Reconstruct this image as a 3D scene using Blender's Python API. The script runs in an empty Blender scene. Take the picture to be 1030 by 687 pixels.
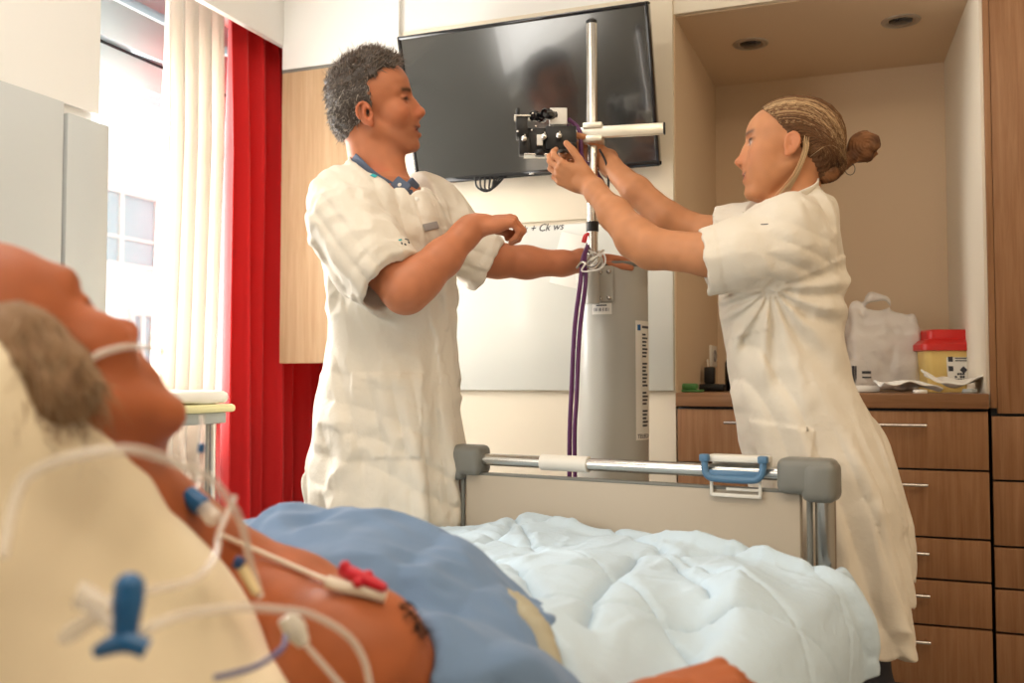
import bpy, bmesh, math, random
import numpy as np
from mathutils import Vector, Matrix
random.seed(7); rng = np.random.default_rng(7)
SC = bpy.context.scene
COL = SC.collection

# ---------------------------------------------------------------- camera
YAW = math.radians(21.0); FPX = 973.0; PITCH = math.atan((385 - 343.5) / FPX); HC = 0.97
CY, SY = math.cos(YAW), math.sin(YAW)
cam_d = bpy.data.cameras.new('camera'); cam = bpy.data.objects.new('camera', cam_d); COL.objects.link(cam)
cam.location = (0, 0, HC); cam.rotation_euler = (math.pi / 2 + PITCH, 0, YAW)
cam_d.sensor_width = 36; cam_d.lens = FPX / 1030 * 36; cam_d.clip_start = 0.02
cam_d.dof.use_dof = True; cam_d.dof.focus_distance = 2.35; cam_d.dof.aperture_fstop = 3.6
SC.camera = cam
SC.view_settings.view_transform = 'Standard'; SC.view_settings.look = 'None'
SC.view_settings.exposure = 0.53; SC.view_settings.gamma = 1.0; SC.view_settings.use_curve_mapping = False
SC.cycles.use_denoising = True
SC.cycles.max_bounces = 8; SC.cycles.diffuse_bounces = 4; SC.cycles.sample_clamp_indirect = 6

# ---------------------------------------------------------------- light
wd = bpy.data.worlds.new('sky'); SC.world = wd; wd.use_nodes = True
bg = wd.node_tree.nodes['Background']; bg.inputs[0].default_value = (0.93, 0.97, 1.0, 1); bg.inputs[1].default_value = 1.15

def area(name, loc, direction, sx, sy, power, color, spread=180):
    l = bpy.data.lights.new(name, 'AREA'); l.shape = 'RECTANGLE'; l.size = sx; l.size_y = sy
    l.energy = power; l.color = color; l.spread = math.radians(spread)
    o = bpy.data.objects.new(name, l); COL.objects.link(o); o.location = loc
    o.rotation_euler = Vector(direction).to_track_quat('-Z', 'Y').to_euler()
    return o
sun = bpy.data.lights.new('sun', 'SUN'); sun.energy = 1.2; sun.color = (1, .97, .92); sun.angle = .02
suno = bpy.data.objects.new('sun', sun); COL.objects.link(suno); suno.location = (6, 0, 9)
suno.rotation_euler = Vector((-.75, .25, -.6)).to_track_quat('-Z', 'Y').to_euler()
area('daylight_near_window', (-2.28, -0.65, 1.62), (1, .35, -.05), 1.8, 1.35, 31, (1, .94, .85))
area('daylight_curtain_window', (-2.33, 2.95, 1.5), (1, -.2, 0), .9, 1.2, 26, (1, .98, .95))
area('daylight_far_window', (-2.32, 2.27, 1.45), (1, -.12, -.05), .48, 1.1, 22, (1, .98, .95))
area('ceiling_lamp_bedside', (0.25, 0.3, 2.66), (-.05, .25, -1), 1.2, 0.6, 18, (1, .80, .57))
area('pier_fill_light', (-1.25, 1.15, 2.66), (-.1, .1, -1), 0.6, 0.6, 9, (1, .94, .85))  # added fill that brightens the window-side pier and the man's back
area('ceiling_lamp_entrance', (1.5, 1.5, 2.66), (-.1, .1, -1), 0.6, 0.6, 9, (1, .78, .55))

# ---------------------------------------------------------------- helpers
def PX(u, v, d):
    """photo pixel at optical depth d -> (right, forward, up) in the yawed frame"""
    x = (u - 515) / FPX; y = -(v - 343.5) / FPX
    return np.array([d * x, d * (math.cos(PITCH) - y * math.sin(PITCH)), HC + d * (math.sin(PITCH) + y * math.cos(PITCH))])
def CW(p):
    p = np.asarray(p, float)
    return np.stack([p[..., 0] * CY - p[..., 1] * SY, p[..., 0] * SY + p[..., 1] * CY, p[..., 2]], -1)
def PW(u, v, d): return CW(PX(u, v, d))

def link(name, me, mats, parent=None, smooth=True):
    o = bpy.data.objects.new(name, me); COL.objects.link(o)
    for m in (mats if isinstance(mats, (list, tuple)) else [mats]): me.materials.append(m)
    if smooth: me.polygons.foreach_set('use_smooth', [True] * len(me.polygons))
    if parent is not None:
        o.parent = parent
        o.matrix_parent_inverse = parent.matrix_basis.inverted() if parent.parent is None else (parent.parent.matrix_basis @ parent.matrix_parent_inverse @ parent.matrix_basis).inverted()
    return o
def tag(o, label=None, cat=None, group=None, kind=None):
    if label: o['label'] = label
    if cat: o['category'] = cat
    if group: o['group'] = group
    if kind: o['kind'] = kind
    return o
def empty(name, loc, label, cat, group=None):
    o = bpy.data.objects.new(name, None); COL.objects.link(o); o.location = tuple(loc); o.empty_display_size = .05
    return tag(o, label, cat, group)

class MB:
    """collects simple shapes into one mesh"""
    def __init__(s): s.v = []; s.f = []; s.mi = []
    def add(s, verts, faces, mi=0):
        n = sum(len(x) for x in s.v); s.v.append(np.asarray(verts, float).reshape(-1, 3))
        s.f += [tuple(int(i) + n for i in f) for f in faces]; s.mi += [mi] * len(faces); return s
    def bm(s, bm, M=None, mi=0):
        bm.verts.index_update()
        v = np.array([(M @ x.co if M is not None else x.co)[:] for x in bm.verts])
        s.add(v, [[x.index for x in f.verts] for f in bm.faces], mi); bm.free(); return s
    def box(s, c, d, bev=0.0, seg=2, M=None, mi=0):
        b = bmesh.new(); bmesh.ops.create_cube(b, size=1.0)
        for x in b.verts: x.co = Vector((x.co.x * d[0], x.co.y * d[1], x.co.z * d[2]))
        if bev > 0: bmesh.ops.bevel(b, geom=b.edges[:], offset=min(bev, min(d) * .45), segments=seg, profile=.5, affect='EDGES')
        T = Matrix.Translation(Vector(c)); T = (M @ T) if M is not None else T
        return s.bm(b, T, mi)
    def mm(s, lo, hi, bev=0.0, seg=2, M=None, mi=0):
        lo = np.array(lo, float); hi = np.array(hi, float)
        return s.box((lo + hi) / 2, hi - lo, bev, seg, M, mi)
    def prism(s, pts, z0, z1, mi=0):
        n = len(pts); v = [(x, y, z0) for x, y in pts] + [(x, y, z1) for x, y in pts]
        f = [tuple(range(n))[::-1], tuple(range(n, 2 * n))] + [(i, (i + 1) % n, n + (i + 1) % n, n + i) for i in range(n)]
        return s.add(v, f, mi)
    def tube(s, pts, r, n=10, res=0, mi=0, caps=True, closed=False):
        P = np.asarray(pts, float)
        if res: P = catmull(P, res, closed)
        m = len(P); R = np.full(m, r, float) if np.isscalar(r) else np.interp(np.linspace(0, 1, m), np.linspace(0, 1, len(r)), r)
        T = np.gradient(P, axis=0)
        if closed: T = np.roll(P, -1, 0) - np.roll(P, 1, 0)
        T /= np.linalg.norm(T, axis=1)[:, None] + 1e-12
        N = np.zeros_like(P); a = np.array([0, 0, 1.]) if abs(T[0, 2]) < .9 else np.array([1., 0, 0])
        for i in range(m):
            a = a - T[i] * a.dot(T[i]); a /= np.linalg.norm(a) + 1e-12; N[i] = a
        B = np.cross(T, N); th = np.linspace(0, 2 * np.pi, n, endpoint=False)
        V = P[:, None] + R[:, None, None] * (np.cos(th)[None, :, None] * N[:, None] + np.sin(th)[None, :, None] * B[:, None])
        f = []
        for i in range(m if closed else m - 1):
            i2 = (i + 1) % m
            for j in range(n): f.append((i * n + j, i * n + (j + 1) % n, i2 * n + (j + 1) % n, i2 * n + j))
        if caps and not closed: f += [tuple(range(n))[::-1], tuple((m - 1) * n + j for j in range(n))]
        return s.add(V.reshape(-1, 3), f, mi)
    def lathe(s, prof, c, axis=(0, 0, 1), n=32, mi=0, caps=True):
        q = Vector((0, 0, 1)).rotation_difference(Vector(axis)); M = np.array(q.to_matrix())
        th = np.linspace(0, 2 * np.pi, n, endpoint=False); V = []
        for r, z in prof: V += [(r * math.cos(t), r * math.sin(t), z) for t in th]
        V = np.array(V) @ M.T + np.array(c); m = len(prof)
        f = [(i * n + j, i * n + (j + 1) % n, (i + 1) * n + (j + 1) % n, (i + 1) * n + j) for i in range(m - 1) for j in range(n)]
        if caps: f += [tuple(range(n))[::-1], tuple((m - 1) * n + j for j in range(n))]
        return s.add(V, f, mi)
    def sphere(s, c, r, mi=0, sub=3):
        b = bmesh.new(); bmesh.ops.create_icosphere(b, subdivisions=sub, radius=1)
        rr = (r, r, r) if np.isscalar(r) else r
        return s.bm(b, Matrix.Translation(Vector(c)) @ Matrix.Diagonal((*rr, 1)), mi)
    def build(s, name, mats, parent=None, smooth=True, auto=40):
        me = bpy.data.meshes.new(name); V = np.concatenate(s.v)
        me.from_pydata([tuple(x) for x in V], [], s.f)
        o = link(name, me, mats, parent, smooth)
        if any(s.mi): me.polygons.foreach_set('material_index', s.mi)
        if smooth:
            b = bmesh.new(); b.from_mesh(me); ca = math.radians(auto)
            for e in b.edges:
                if len(e.link_faces) == 2 and e.calc_face_angle(0) > ca: e.smooth = False
            b.to_mesh(me); b.free()
        me.update(); return o

def catmull(P, res, closed=False):
    P = np.asarray(P, float)
    if len(P) < 3: 
        return P
    if closed: Q = np.concatenate([P[-1:], P, P[:2]])
    else: Q = np.concatenate([2 * P[:1] - P[1:2], P, 2 * P[-1:] - P[-2:-1]])
    out = []
    t = np.linspace(0, 1, res, endpoint=False)[:, None]
    for i in range(1, len(Q) - 2):
        a, b, c, d = Q[i - 1], Q[i], Q[i + 1], Q[i + 2]
        out.append(.5 * (2 * b + (c - a) * t + (2 * a - 5 * b + 4 * c - d) * t ** 2 + (3 * b - a - 3 * c + d) * t ** 3))
    out = np.concatenate(out)
    return out if closed else np.concatenate([out, P[-1:]])

def vnoise(P, f, seed=0):
    P = P * f + seed * 17.31; I = np.floor(P).astype(np.int64); w = P - I; w = w * w * (3 - 2 * w); r = 0
    for dx in (0, 1):
        for dy in (0, 1):
            for dz in (0, 1):
                h = ((I[:, 0] + dx) * 374761393 + (I[:, 1] + dy) * 668265263 + (I[:, 2] + dz) * 2147483647) & 0xffffffff
                h = ((h ^ (h >> 13)) * 1274126177) & 0xffffffff; h = (h ^ (h >> 16)) / 4294967295.0 * 2 - 1
                r = r + h * (w[:, 0] if dx else 1 - w[:, 0]) * (w[:, 1] if dy else 1 - w[:, 1]) * (w[:, 2] if dz else 1 - w[:, 2])
    return r

# ---------------------------------------------------------------- signed-distance sculpting
class Sph:
    def __init__(s, c, r): s.c = np.asarray(c, float); s.r = r; s.B = (s.c, r)
    def d(s, P): return np.linalg.norm(P - s.c, axis=1) - s.r
class Ell:
    def __init__(s, c, r, R=None):
        s.c = np.asarray(c, float); s.r = np.asarray(r, float); s.R = np.eye(3) if R is None else np.asarray(R, float); s.B = (s.c, s.r.max())
    def d(s, P):
        q = (P - s.c) @ s.R; a = np.linalg.norm(q / s.r, axis=1); b = np.linalg.norm(q / s.r ** 2, axis=1)
        return a * (a - 1) / (b + 1e-9)
class Cone:
    def __init__(s, a, b, ra, rb):
        s.a = np.asarray(a, float); s.b = np.asarray(b, float); s.ra = ra; s.rb = rb
        s.B = ((s.a + s.b) / 2, np.linalg.norm(s.b - s.a) / 2 + max(ra, rb))
    def d(s, P):
        ab = s.b - s.a; t = np.clip(((P - s.a) @ ab) / (ab @ ab + 1e-12), 0, 1)
        return np.linalg.norm(P - s.a - t[:, None] * ab, axis=1) - (s.ra + (s.rb - s.ra) * t)
class Cut:
    """half ball: points with (p-c).n > 0 inside radius R"""
    def __init__(s, c, n, R): s.c = np.asarray(c, float); s.n = np.asarray(n, float) / np.linalg.norm(n); s.R = R; s.B = (s.c, R)
    def d(s, P): return np.maximum(-((P - s.c) @ s.n), np.linalg.norm(P - s.c, axis=1) - s.R)
class Box:
    def __init__(s, c, h, R=None, r=.003):
        s.c = np.asarray(c, float); s.h = np.asarray(h, float) - r; s.R = np.eye(3) if R is None else np.asarray(R, float); s.r = r; s.B = (s.c, np.linalg.norm(h))
    def d(s, P):
        q = np.abs((P - s.c) @ s.R) - s.h
        return np.linalg.norm(np.maximum(q, 0), axis=1) + np.minimum(q.max(1), 0) - s.r
class Loft:
    """stack of ellipses along z: keys (z, cx, cy, rx, ry)"""
    def __init__(s, keys, fold=None, yaw=0, p=2.0):
        K = np.array(sorted(keys)); t = np.linspace(0, len(K) - 1, 12 * len(K)); s.K = catmull(K, 12); s.fold = fold; s.p = p
        s.K = s.K[np.argsort(s.K[:, 0])]; s.cy, s.sy = math.cos(yaw), math.sin(yaw)
        lo, hi = s.K[:, 0].min(), s.K[:, 0].max(); s.lo, s.hi = lo, hi; m = (s.K[:, 1:3].max(0) + s.K[:, 1:3].min(0)) / 2
        s.B = (np.array([m[0], m[1], (lo + hi) / 2]), math.hypot((hi - lo) / 2, s.K[:, 3:].max() + np.ptp(s.K[:, 1:3], axis=0).max() / 2))
    def d(s, P):
        z = P[:, 2]; c = [np.interp(z, s.K[:, 0], s.K[:, i]) for i in range(1, 5)]
        x0 = P[:, 0] - c[0]; y0 = P[:, 1] - c[1]; x = x0 * s.cy + y0 * s.sy; y = -x0 * s.sy + y0 * s.cy
        q = (np.abs(x / c[2]) ** s.p + np.abs(y / c[3]) ** s.p) ** (1 / s.p)
        rad = np.hypot(x, y) / (q + 1e-6)
        dd = (q - 1) * rad
        if s.fold is not None: dd = dd - s.fold(np.arctan2(y / c[3], x / c[2]), z)
        return np.maximum(dd, np.maximum(z - s.hi, s.lo - z))
class S:
    def __init__(s): s.ops = []; s.disp = None
    def u(s, p, k=.01): s.ops.append((p, 0, k)); return s
    def sub(s, p, k=.004): s.ops.append((p, 1, k)); return s
    def chain(s, pts, rs, k=.01):
        for i in range(len(pts) - 1): s.u(Cone(pts[i], pts[i + 1], rs[i], rs[i + 1]), k)
        return s
    def all(s, prims, k=.01):
        for p in prims: s.u(p, k)
        return s
    @property
    def B(s):
        bs = [p.B for p, o, k in s.ops if o == 0]
        lo = np.min([c - r for c, r in bs], 0); hi = np.max([c + r for c, r in bs], 0)
        return ((lo + hi) / 2, np.linalg.norm(hi - lo) / 2)
    def box(s):
        lo, hi = [], []
        for p, o, k in s.ops:
            if o: continue
            if isinstance(p, S): a, b = p.box()
            else: a, b = p.B[0] - p.B[1], p.B[0] + p.B[1]
            lo.append(a); hi.append(b)
        return np.min(lo, 0) - .02, np.max(hi, 0) + .02
    def d(s, P, cen=None, rad=0):
        D = np.full(len(P), .5)
        if cen is None and len(P) < 60000: 
            cen = (P.min(0) + P.max(0)) / 2; rad = np.linalg.norm(P.max(0) - P.min(0)) / 2
        for p, o, k in s.ops:
            if cen is not None:
                b = p.B
                if np.linalg.norm(cen - b[0]) - rad - b[1] > .06 + k: continue
            q = p.d(P)
            if o: q = -q
            h = np.maximum(k - np.abs(D - q), 0) / k
            D = (np.maximum(D, q) + h * h * k / 4) if o else (np.minimum(D, q) - h * h * k / 4)
        if s.disp is not None: D = D + s.disp(P, D)
        return D

def surface(sd, cell, n=24):
    """surface nets over chunks near the zero set -> verts, quads"""
    lo, hi = sd.box(); N = np.ceil((hi - lo) / (cell * n)).astype(int)
    ch = np.stack(np.meshgrid(*[np.arange(x) for x in N], indexing='ij'), -1).reshape(-1, 3)
    half = cell * n / 2; cen = lo + (ch + .5) * cell * n; keep = []
    for i in range(len(ch)):
        g = (np.stack(np.meshgrid([-.66, 0, .66], [-.66, 0, .66], [-.66, 0, .66], indexing='ij'), -1).reshape(-1, 3)) * half + cen[i]
        dd = sd.d(g, cen[i], half * 1.75)
        if np.abs(dd).min() < half * 1.1 + .012: keep.append(i)
    ax = np.arange(-1, n + 1)
    GI = np.stack(np.meshgrid(ax, ax, ax, indexing='ij'), -1).reshape(-1, 3); m = n + 2
    big = np.int64(1 << 20); keys, vs, quads = [], [], []
    key = lambda I: ((I[..., 0].astype(np.int64) + 8) * big + I[..., 1] + 8) * big + I[..., 2] + 8
    for i in keep:
        base = ch[i] * n; P = lo + (GI + base) * cell
        F = sd.d(P, cen[i], half * 1.75 + cell).reshape(m, m, m); sg = F < 0
        if sg.all() or not sg.any(): continue
        cnt = np.zeros((m - 1,) * 3); acc = np.zeros((m - 1,) * 3 + (3,))
        for a in range(3):
            sl0 = [slice(None)] * 3; sl1 = [slice(None)] * 3; sl0[a] = slice(0, m - 1); sl1[a] = slice(1, m)
            f0, f1 = F[tuple(sl0)], F[tuple(sl1)]; x = (f0 < 0) != (f1 < 0); t = np.where(x, f0 / np.where(x, f0 - f1, 1), 0)
            o1, o2 = [b for b in range(3) if b != a]
            for j in (0, 1):
                for k in (0, 1):
                    c = [slice(None)] * 3; c[o1] = slice(j, j + m - 1); c[o2] = slice(k, k + m - 1)
                    xx = x[tuple(c)]; tt = t[tuple(c)]; cnt += xx; acc[..., a] += tt * xx; acc[..., o1] += j * xx; acc[..., o2] += k * xx
        act = cnt > 0; own = act.copy(); own[0] = 0; own[:, 0] = 0; own[:, :, 0] = 0
        idx = np.argwhere(own)
        if len(idx):
            vp = acc[own] / cnt[own][:, None] + idx
            vs.append(lo + (vp - 1 + base) * cell); keys.append(key(idx - 1 + base))
        for a in range(3):
            o1, o2 = (a + 1) % 3, (a + 2) % 3
            sl0 = [slice(1, m - 1)] * 3; sl1 = [slice(1, m - 1)] * 3; sl1[a] = slice(2, m); 
            s0, s1 = sg[tuple(sl0)], sg[tuple(sl1)]; e = np.argwhere(s0 != s1)
            if not len(e): continue
            ins = s0[tuple(e.T)]; g = e + base; q = []
            for j, k in ((0, 0), (1, 0), (1, 1), (0, 1)):
                h = g.copy(); h[:, o1] -= j; h[:, o2] -= k; q.append(key(h))
            q = np.stack(q, 1); q[~ins] = q[~ins][:, ::-1]; quads.append(q)
    keys = np.concatenate(keys); vs = np.concatenate(vs); quads = np.concatenate(quads)
    o = np.argsort(keys); ks = keys[o]; pos = np.clip(np.searchsorted(ks, quads), 0, len(ks) - 1)
    ok = (ks[pos] == quads).all(1); quads = o[pos[ok]]
    return vs, quads

def np_mesh(name, V, Q):
    me = bpy.data.meshes.new(name); me.vertices.add(len(V)); me.vertices.foreach_set('co', V.astype(np.float32).ravel())
    k = Q.shape[1]; me.loops.add(Q.size); me.loops.foreach_set('vertex_index', Q.astype(np.int32).ravel())
    me.polygons.add(len(Q)); me.polygons.foreach_set('loop_start', np.arange(0, Q.size, k, dtype=np.int32))
    me.polygons.foreach_set('loop_total', np.full(len(Q), k, np.int32)); me.update(calc_edges=True); me.validate(); return me
def setcol(me, C):
    a = me.color_attributes.new('Col', 'FLOAT_COLOR', 'POINT'); a.data.foreach_set('color', np.concatenate([C, np.ones((len(C), 1))], 1).astype(np.float32).ravel())
def sculpt(name, sd, cell, mat, parent=None, color=None, relax=0, frame=True):
    V, Q = surface(sd, cell)
    for _ in range(relax):
        A = np.zeros_like(V); c = np.zeros(len(V))
        for j in range(4):
            for w in (1, 3):
                np.add.at(A, Q[:, j], V[Q[:, (j + w) % 4]]); np.add.at(c, Q[:, j], 1)
        V = np.where(c[:, None] > 0, .5 * V + .5 * A / np.maximum(c, 1)[:, None], V)
    me = np_mesh(name, CW(V) if frame else V, Q)
    if color is not None: setcol(me, color(V))
    return link(name, me, mat, parent)
def strands(name, lines, r, mat, parent, cols):
    """lines (n, m, 3): tapered three-sided hairs in one mesh (yawed frame)"""
    L = np.asarray(lines, float); n, m, _ = L.shape
    T = np.gradient(L, axis=1); T /= np.linalg.norm(T, axis=2, keepdims=True) + 1e-9
    ref = np.array([.3, -.8, .52]); A = np.cross(T, ref); A /= np.linalg.norm(A, axis=2, keepdims=True) + 1e-9; Bv = np.cross(T, A)
    rr = (r * np.linspace(1, .15, m))[None, :, None] * np.ones((n, 1, 1))
    V = np.stack([L + rr * (math.cos(a) * A + math.sin(a) * Bv) for a in (0, 2.094, 4.189)], 2)
    idx = np.arange(n * m * 3).reshape(n, m, 3); Q = []
    for j in range(3):
        j2 = (j + 1) % 3; Q.append(np.stack([idx[:, :-1, j], idx[:, :-1, j2], idx[:, 1:, j2], idx[:, 1:, j]], -1).reshape(-1, 4))
    me = np_mesh(name, CW(V.reshape(-1, 3)), np.concatenate(Q)); setcol(me, np.repeat(cols, m * 3, 0))
    return link(name, me, mat, parent)

# ---------------------------------------------------------------- materials
def nodes(name):
    m = bpy.data.materials.new(name); m.use_nodes = True; nt = m.node_tree; return m, nt, nt.nodes['Principled BSDF']
def bump(nt, b, scale, strength, dist=.004, coord='Object', stretch=(1, 1, 1), detail=4):
    tc = nt.nodes.new('ShaderNodeTexCoord'); mp = nt.nodes.new('ShaderNodeMapping'); mp.inputs['Scale'].default_value = stretch
    nz = nt.nodes.new('ShaderNodeTexNoise'); nz.inputs['Scale'].default_value = scale; nz.inputs['Detail'].default_value = detail
    bp = nt.nodes.new('ShaderNodeBump'); bp.inputs['Strength'].default_value = strength; bp.inputs['Distance'].default_value = dist
    nt.links.new(tc.outputs[coord], mp.inputs[0]); nt.links.new(mp.outputs[0], nz.inputs['Vector'])
    nt.links.new(nz.outputs[0], bp.inputs['Height']); nt.links.new(bp.outputs[0], b.inputs['Normal']); return nz, bp
def mat(name, col, rough=.5, metal=0, bs=None, bst=.2, bd=.004, trans=0, ior=1.45, spec=.5, sss=0, sheen=0, coat=0, attr=False, var=0, stretch=(1, 1, 1), alpha=1):
    m, nt, b = nodes(name)
    b.inputs['Base Color'].default_value = (*col, 1); b.inputs['Roughness'].default_value = rough; b.inputs['Metallic'].default_value = metal
    b.inputs['Transmission Weight'].default_value = trans; b.inputs['IOR'].default_value = ior; b.inputs['Specular IOR Level'].default_value = spec
    b.inputs['Sheen Weight'].default_value = sheen; b.inputs['Coat Weight'].default_value = coat; b.inputs['Alpha'].default_value = alpha
    if sss:
        b.inputs['Subsurface Weight'].default_value = sss; b.inputs['Subsurface Radius'].default_value = (1, .35, .2); b.inputs['Subsurface Scale'].default_value = .006
    nz = None
    if bs: nz, _ = bump(nt, b, bs, bst, bd, stretch=stretch)
    if attr:
        a = nt.nodes.new('ShaderNodeAttribute'); a.attribute_name = 'Col'; nt.links.new(a.outputs['Color'], b.inputs['Base Color'])
    elif var and nz:
        mx = nt.nodes.new('ShaderNodeMix'); mx.data_type = 'RGBA'; mx.inputs[6].default_value = (*[c * (1 - var) for c in col], 1); mx.inputs[7].default_value = (*[min(1, c * (1 + var)) for c in col], 1)
        nt.links.new(nz.outputs[0], mx.inputs[0]); nt.links.new(mx.outputs[2], b.inputs['Base Color'])
    return m
def wood(name, c1, c2, stretch, rough=.45):
    m, nt, b = nodes(name); tc = nt.nodes.new('ShaderNodeTexCoord'); mp = nt.nodes.new('ShaderNodeMapping'); mp.inputs['Scale'].default_value = stretch
    n1 = nt.nodes.new('ShaderNodeTexNoise'); n1.inputs['Scale'].default_value = 5; n1.inputs['Detail'].default_value = 6; n1.inputs['Roughness'].default_value = .65; n1.inputs['Distortion'].default_value = .4
    cr = nt.nodes.new('ShaderNodeValToRGB'); cr.color_ramp.elements[0].position = .3; cr.color_ramp.elements[1].position = .72
    cr.color_ramp.elements[0].color = (*c1, 1); cr.color_ramp.elements[1].color = (*c2, 1)
    bp = nt.nodes.new('ShaderNodeBump'); bp.inputs['Strength'].default_value = .08; bp.inputs['Distance'].default_value = .002
    L = nt.links.new; L(tc.outputs['Object'], mp.inputs[0]); L(mp.outputs[0], n1.inputs['Vector']); L(n1.outputs[0], cr.inputs[0]); L(cr.outputs[0], b.inputs['Base Color'])
    L(n1.outputs[0], bp.inputs['Height']); L(bp.outputs[0], b.inputs['Normal']); b.inputs['Roughness'].default_value = rough; b.inputs['Specular IOR Level'].default_value = .22; return m
def glassy(name, col, rough=.03, alpha=.25):
    m, nt, b = nodes(name); b.inputs['Base Color'].default_value = (*col, 1); b.inputs['Roughness'].default_value = rough; b.inputs['Alpha'].default_value = alpha
    b.inputs['Specular IOR Level'].default_value = .8; return m

M = {}
M['wall'] = mat('painted_wall', (.80, .72, .58), .8, bs=180, bst=.05)
M['wall_white'] = mat('white_wall', (.88, .87, .84), .75, bs=180, bst=.04)
M['niche'] = mat('niche_warm_glow', (.72, .55, .375), .8, bs=120, bst=.05)  # warm glow of the niche put into the base colour
M['ceiling'] = mat('ceiling_paint', (.86, .84, .80), .85, bs=150, bst=.04)
M['floor'] = mat('linoleum', (.36, .31, .27), .4, bs=60, bst=.05, var=.1)
M['oak'] = wood('pale_oak_laminate', (.47, .31, .175), (.60, .43, .27), (9, 9, .5))
M['walnut'] = wood('brown_oak_laminate', (.24, .112, .048), (.355, .185, .092), (14, 14, .7))
M['top'] = wood('worktop_laminate', (.19, .088, .04), (.28, .145, .07), (.8, 14, 14), .35)
M['grey_panel'] = mat('grey_panel', (.60, .63, .63), .35, coat=.2)
M['alu'] = mat('window_aluminium', (.42, .50, .54), .4, .3)
M['dark_slot'] = mat('dark_slot', (.03, .035, .04), .6)
M['red'] = mat('red_curtain_cloth', (.70, .010, .012), .75, sheen=.3, bs=300, bst=.12)
M['cream'] = mat('cream_curtain_cloth', (.88, .82, .745), .8, sheen=.2, bs=300, bst=.12)
M['glass'] = glassy('window_glass', (.9, .97, 1), .01, .06)
M['facade'] = mat('facade_render', (.86, .84, .79), .8, bs=8, bst=.05)
M['facade_glass'] = mat('facade_glass', (.20, .31, .34), .25)
M['facade_frame'] = mat('facade_frame', (.50, .51, .47), .5)
M['coat'] = mat('white_coat_cloth', (.76, .70, .60), .85, bs=24, bst=.5, bd=.008)
M['blue_shirt'] = mat('blue_grey_shirt', (.10, .13, .20), .8, bs=400, bst=.2)
M['skin'] = mat('skin', (.6, .3, .2), .5, sss=.05, attr=True, spec=.35, bs=220, bst=.12, bd=.001)
M['hair'] = mat('hair', (.3, .2, .1), .6, spec=.3, attr=True)
M['chrome'] = mat('brushed_steel', (.62, .60, .56), .25, 1)
M['post_steel'] = mat('dark_brushed_steel', (.40, .38, .35), .22, 1)
M['alu_bar'] = mat('anodised_bar', (.80, .76, .66), .35, .7)
M['black'] = mat('black_plastic', (.012, .012, .013), .4)
M['gloss_black'] = mat('gloss_black', (.010, .010, .012), .08, coat=.5)
M['screen'] = mat('tv_screen_glass', (.022, .023, .022), .14, ior=1.8, spec=.7, coat=.6)
M['white_plastic'] = mat('white_plastic', (.82, .79, .72), .4)
M['grey_tube'] = mat('grey_enamel', (.46, .45, .40), .35, coat=.2)
M['cap'] = mat('grey_moulding', (.20, .20, .18), .45)
M['board'] = mat('beige_bed_board', (.50, .43, .34), .5)
M['whiteboard'] = mat('whiteboard_enamel', (.69, .70, .65), .25, coat=.3)
M['purple'] = mat('purple_cable_sheath', (.12, .03, .12), .45)
M['blue_clip'] = mat('blue_plastic', (.01, .12, .33), .3, coat=.3)
M['bracket_blue'] = mat('blue_grey_plastic', (.09, .20, .34), .4)
M['duvet'] = mat('duvet_cotton', (.53, .655, .76), .85, bs=55, bst=.4, bd=.006)
M['duvet_lining'] = mat('duvet_lining', (.42, .385, .28), .85, bs=60, bst=.3, bd=.006)
M['pillow'] = mat('pillow_cotton', (.85, .76, .58), .85, sheen=.2, bs=14, bst=.3, bd=.01)
M['gown'] = mat('blue_gown_cloth', (.145, .235, .39), .85, sheen=.15, bs=30, bst=.3, bd=.006)
M['mattress'] = mat('mattress_cover', (.02, .04, .12), .6, bs=100, bst=.1)
M['tubing'] = glassy('clear_tubing', (.95, .90, .84), .1, .42)
M['paper'] = mat('paper', (.84, .81, .74), .8)
M['label_ink'] = mat('label_ink', (.05, .05, .06), .7)
M['bag'] = glassy('milky_plastic_film', (.80, .74, .68), .3, .8); bump(M['bag'].node_tree, M['bag'].node_tree.nodes['Principled BSDF'], 30, .6, .01)
M['sharps_yellow'] = mat('yellow_plastic', (.80, .58, .20), .4)
M['sharps_red'] = mat('red_plastic', (.62, .015, .012), .35, coat=.3)
M['electrode'] = mat('crimson_plastic', (.60, .01, .03), .4)
M['tape'] = mat('white_tape', (.85, .78, .68), .7)
M['yellow_edge'] = mat('pale_yellow_edge', (.78, .74, .40), .5)
M['grey_leg'] = mat('grey_lacquer', (.38, .41, .40), .4)
M['teal'] = mat('teal_print', (.03, .42, .46), .6)
M['trousers'] = mat('dark_trousers', (.03, .03, .04), .8)
M['shoe'] = mat('white_clog', (.75, .74, .72), .5)
M['cord'] = mat('white_cord', (.85, .83, .78), .6)
M['badge'] = mat('grey_badge', (.28, .26, .25), .5)
M['green'] = mat('green_plastic', (.12, .35, .12), .5)
M['lens'] = mat('dark_lens', (.02, .018, .02), .12, coat=.5)
M['lampring'] = mat('satin_ring', (.42, .36, .30), .35, .6)
M['reddish'] = mat('red_cap', (.7, .05, .06), .5)
# ---------------------------------------------------------------- the room
def struct(o): o['kind'] = 'structure'; return o
def add_translucent(m, w):
    nt = m.node_tree; b = nt.nodes['Principled BSDF']; out = nt.nodes['Material Output']
    t = nt.nodes.new('ShaderNodeBsdfTranslucent'); t.inputs[0].default_value = b.inputs['Base Color'].default_value
    mx = nt.nodes.new('ShaderNodeMixShader'); mx.inputs[0].default_value = w
    nt.links.new(b.outputs[0], mx.inputs[1]); nt.links.new(t.outputs[0], mx.inputs[2]); nt.links.new(mx.outputs[0], out.inputs[0])
add_translucent(M['cream'], .45); add_translucent(M['red'], .12)

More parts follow.
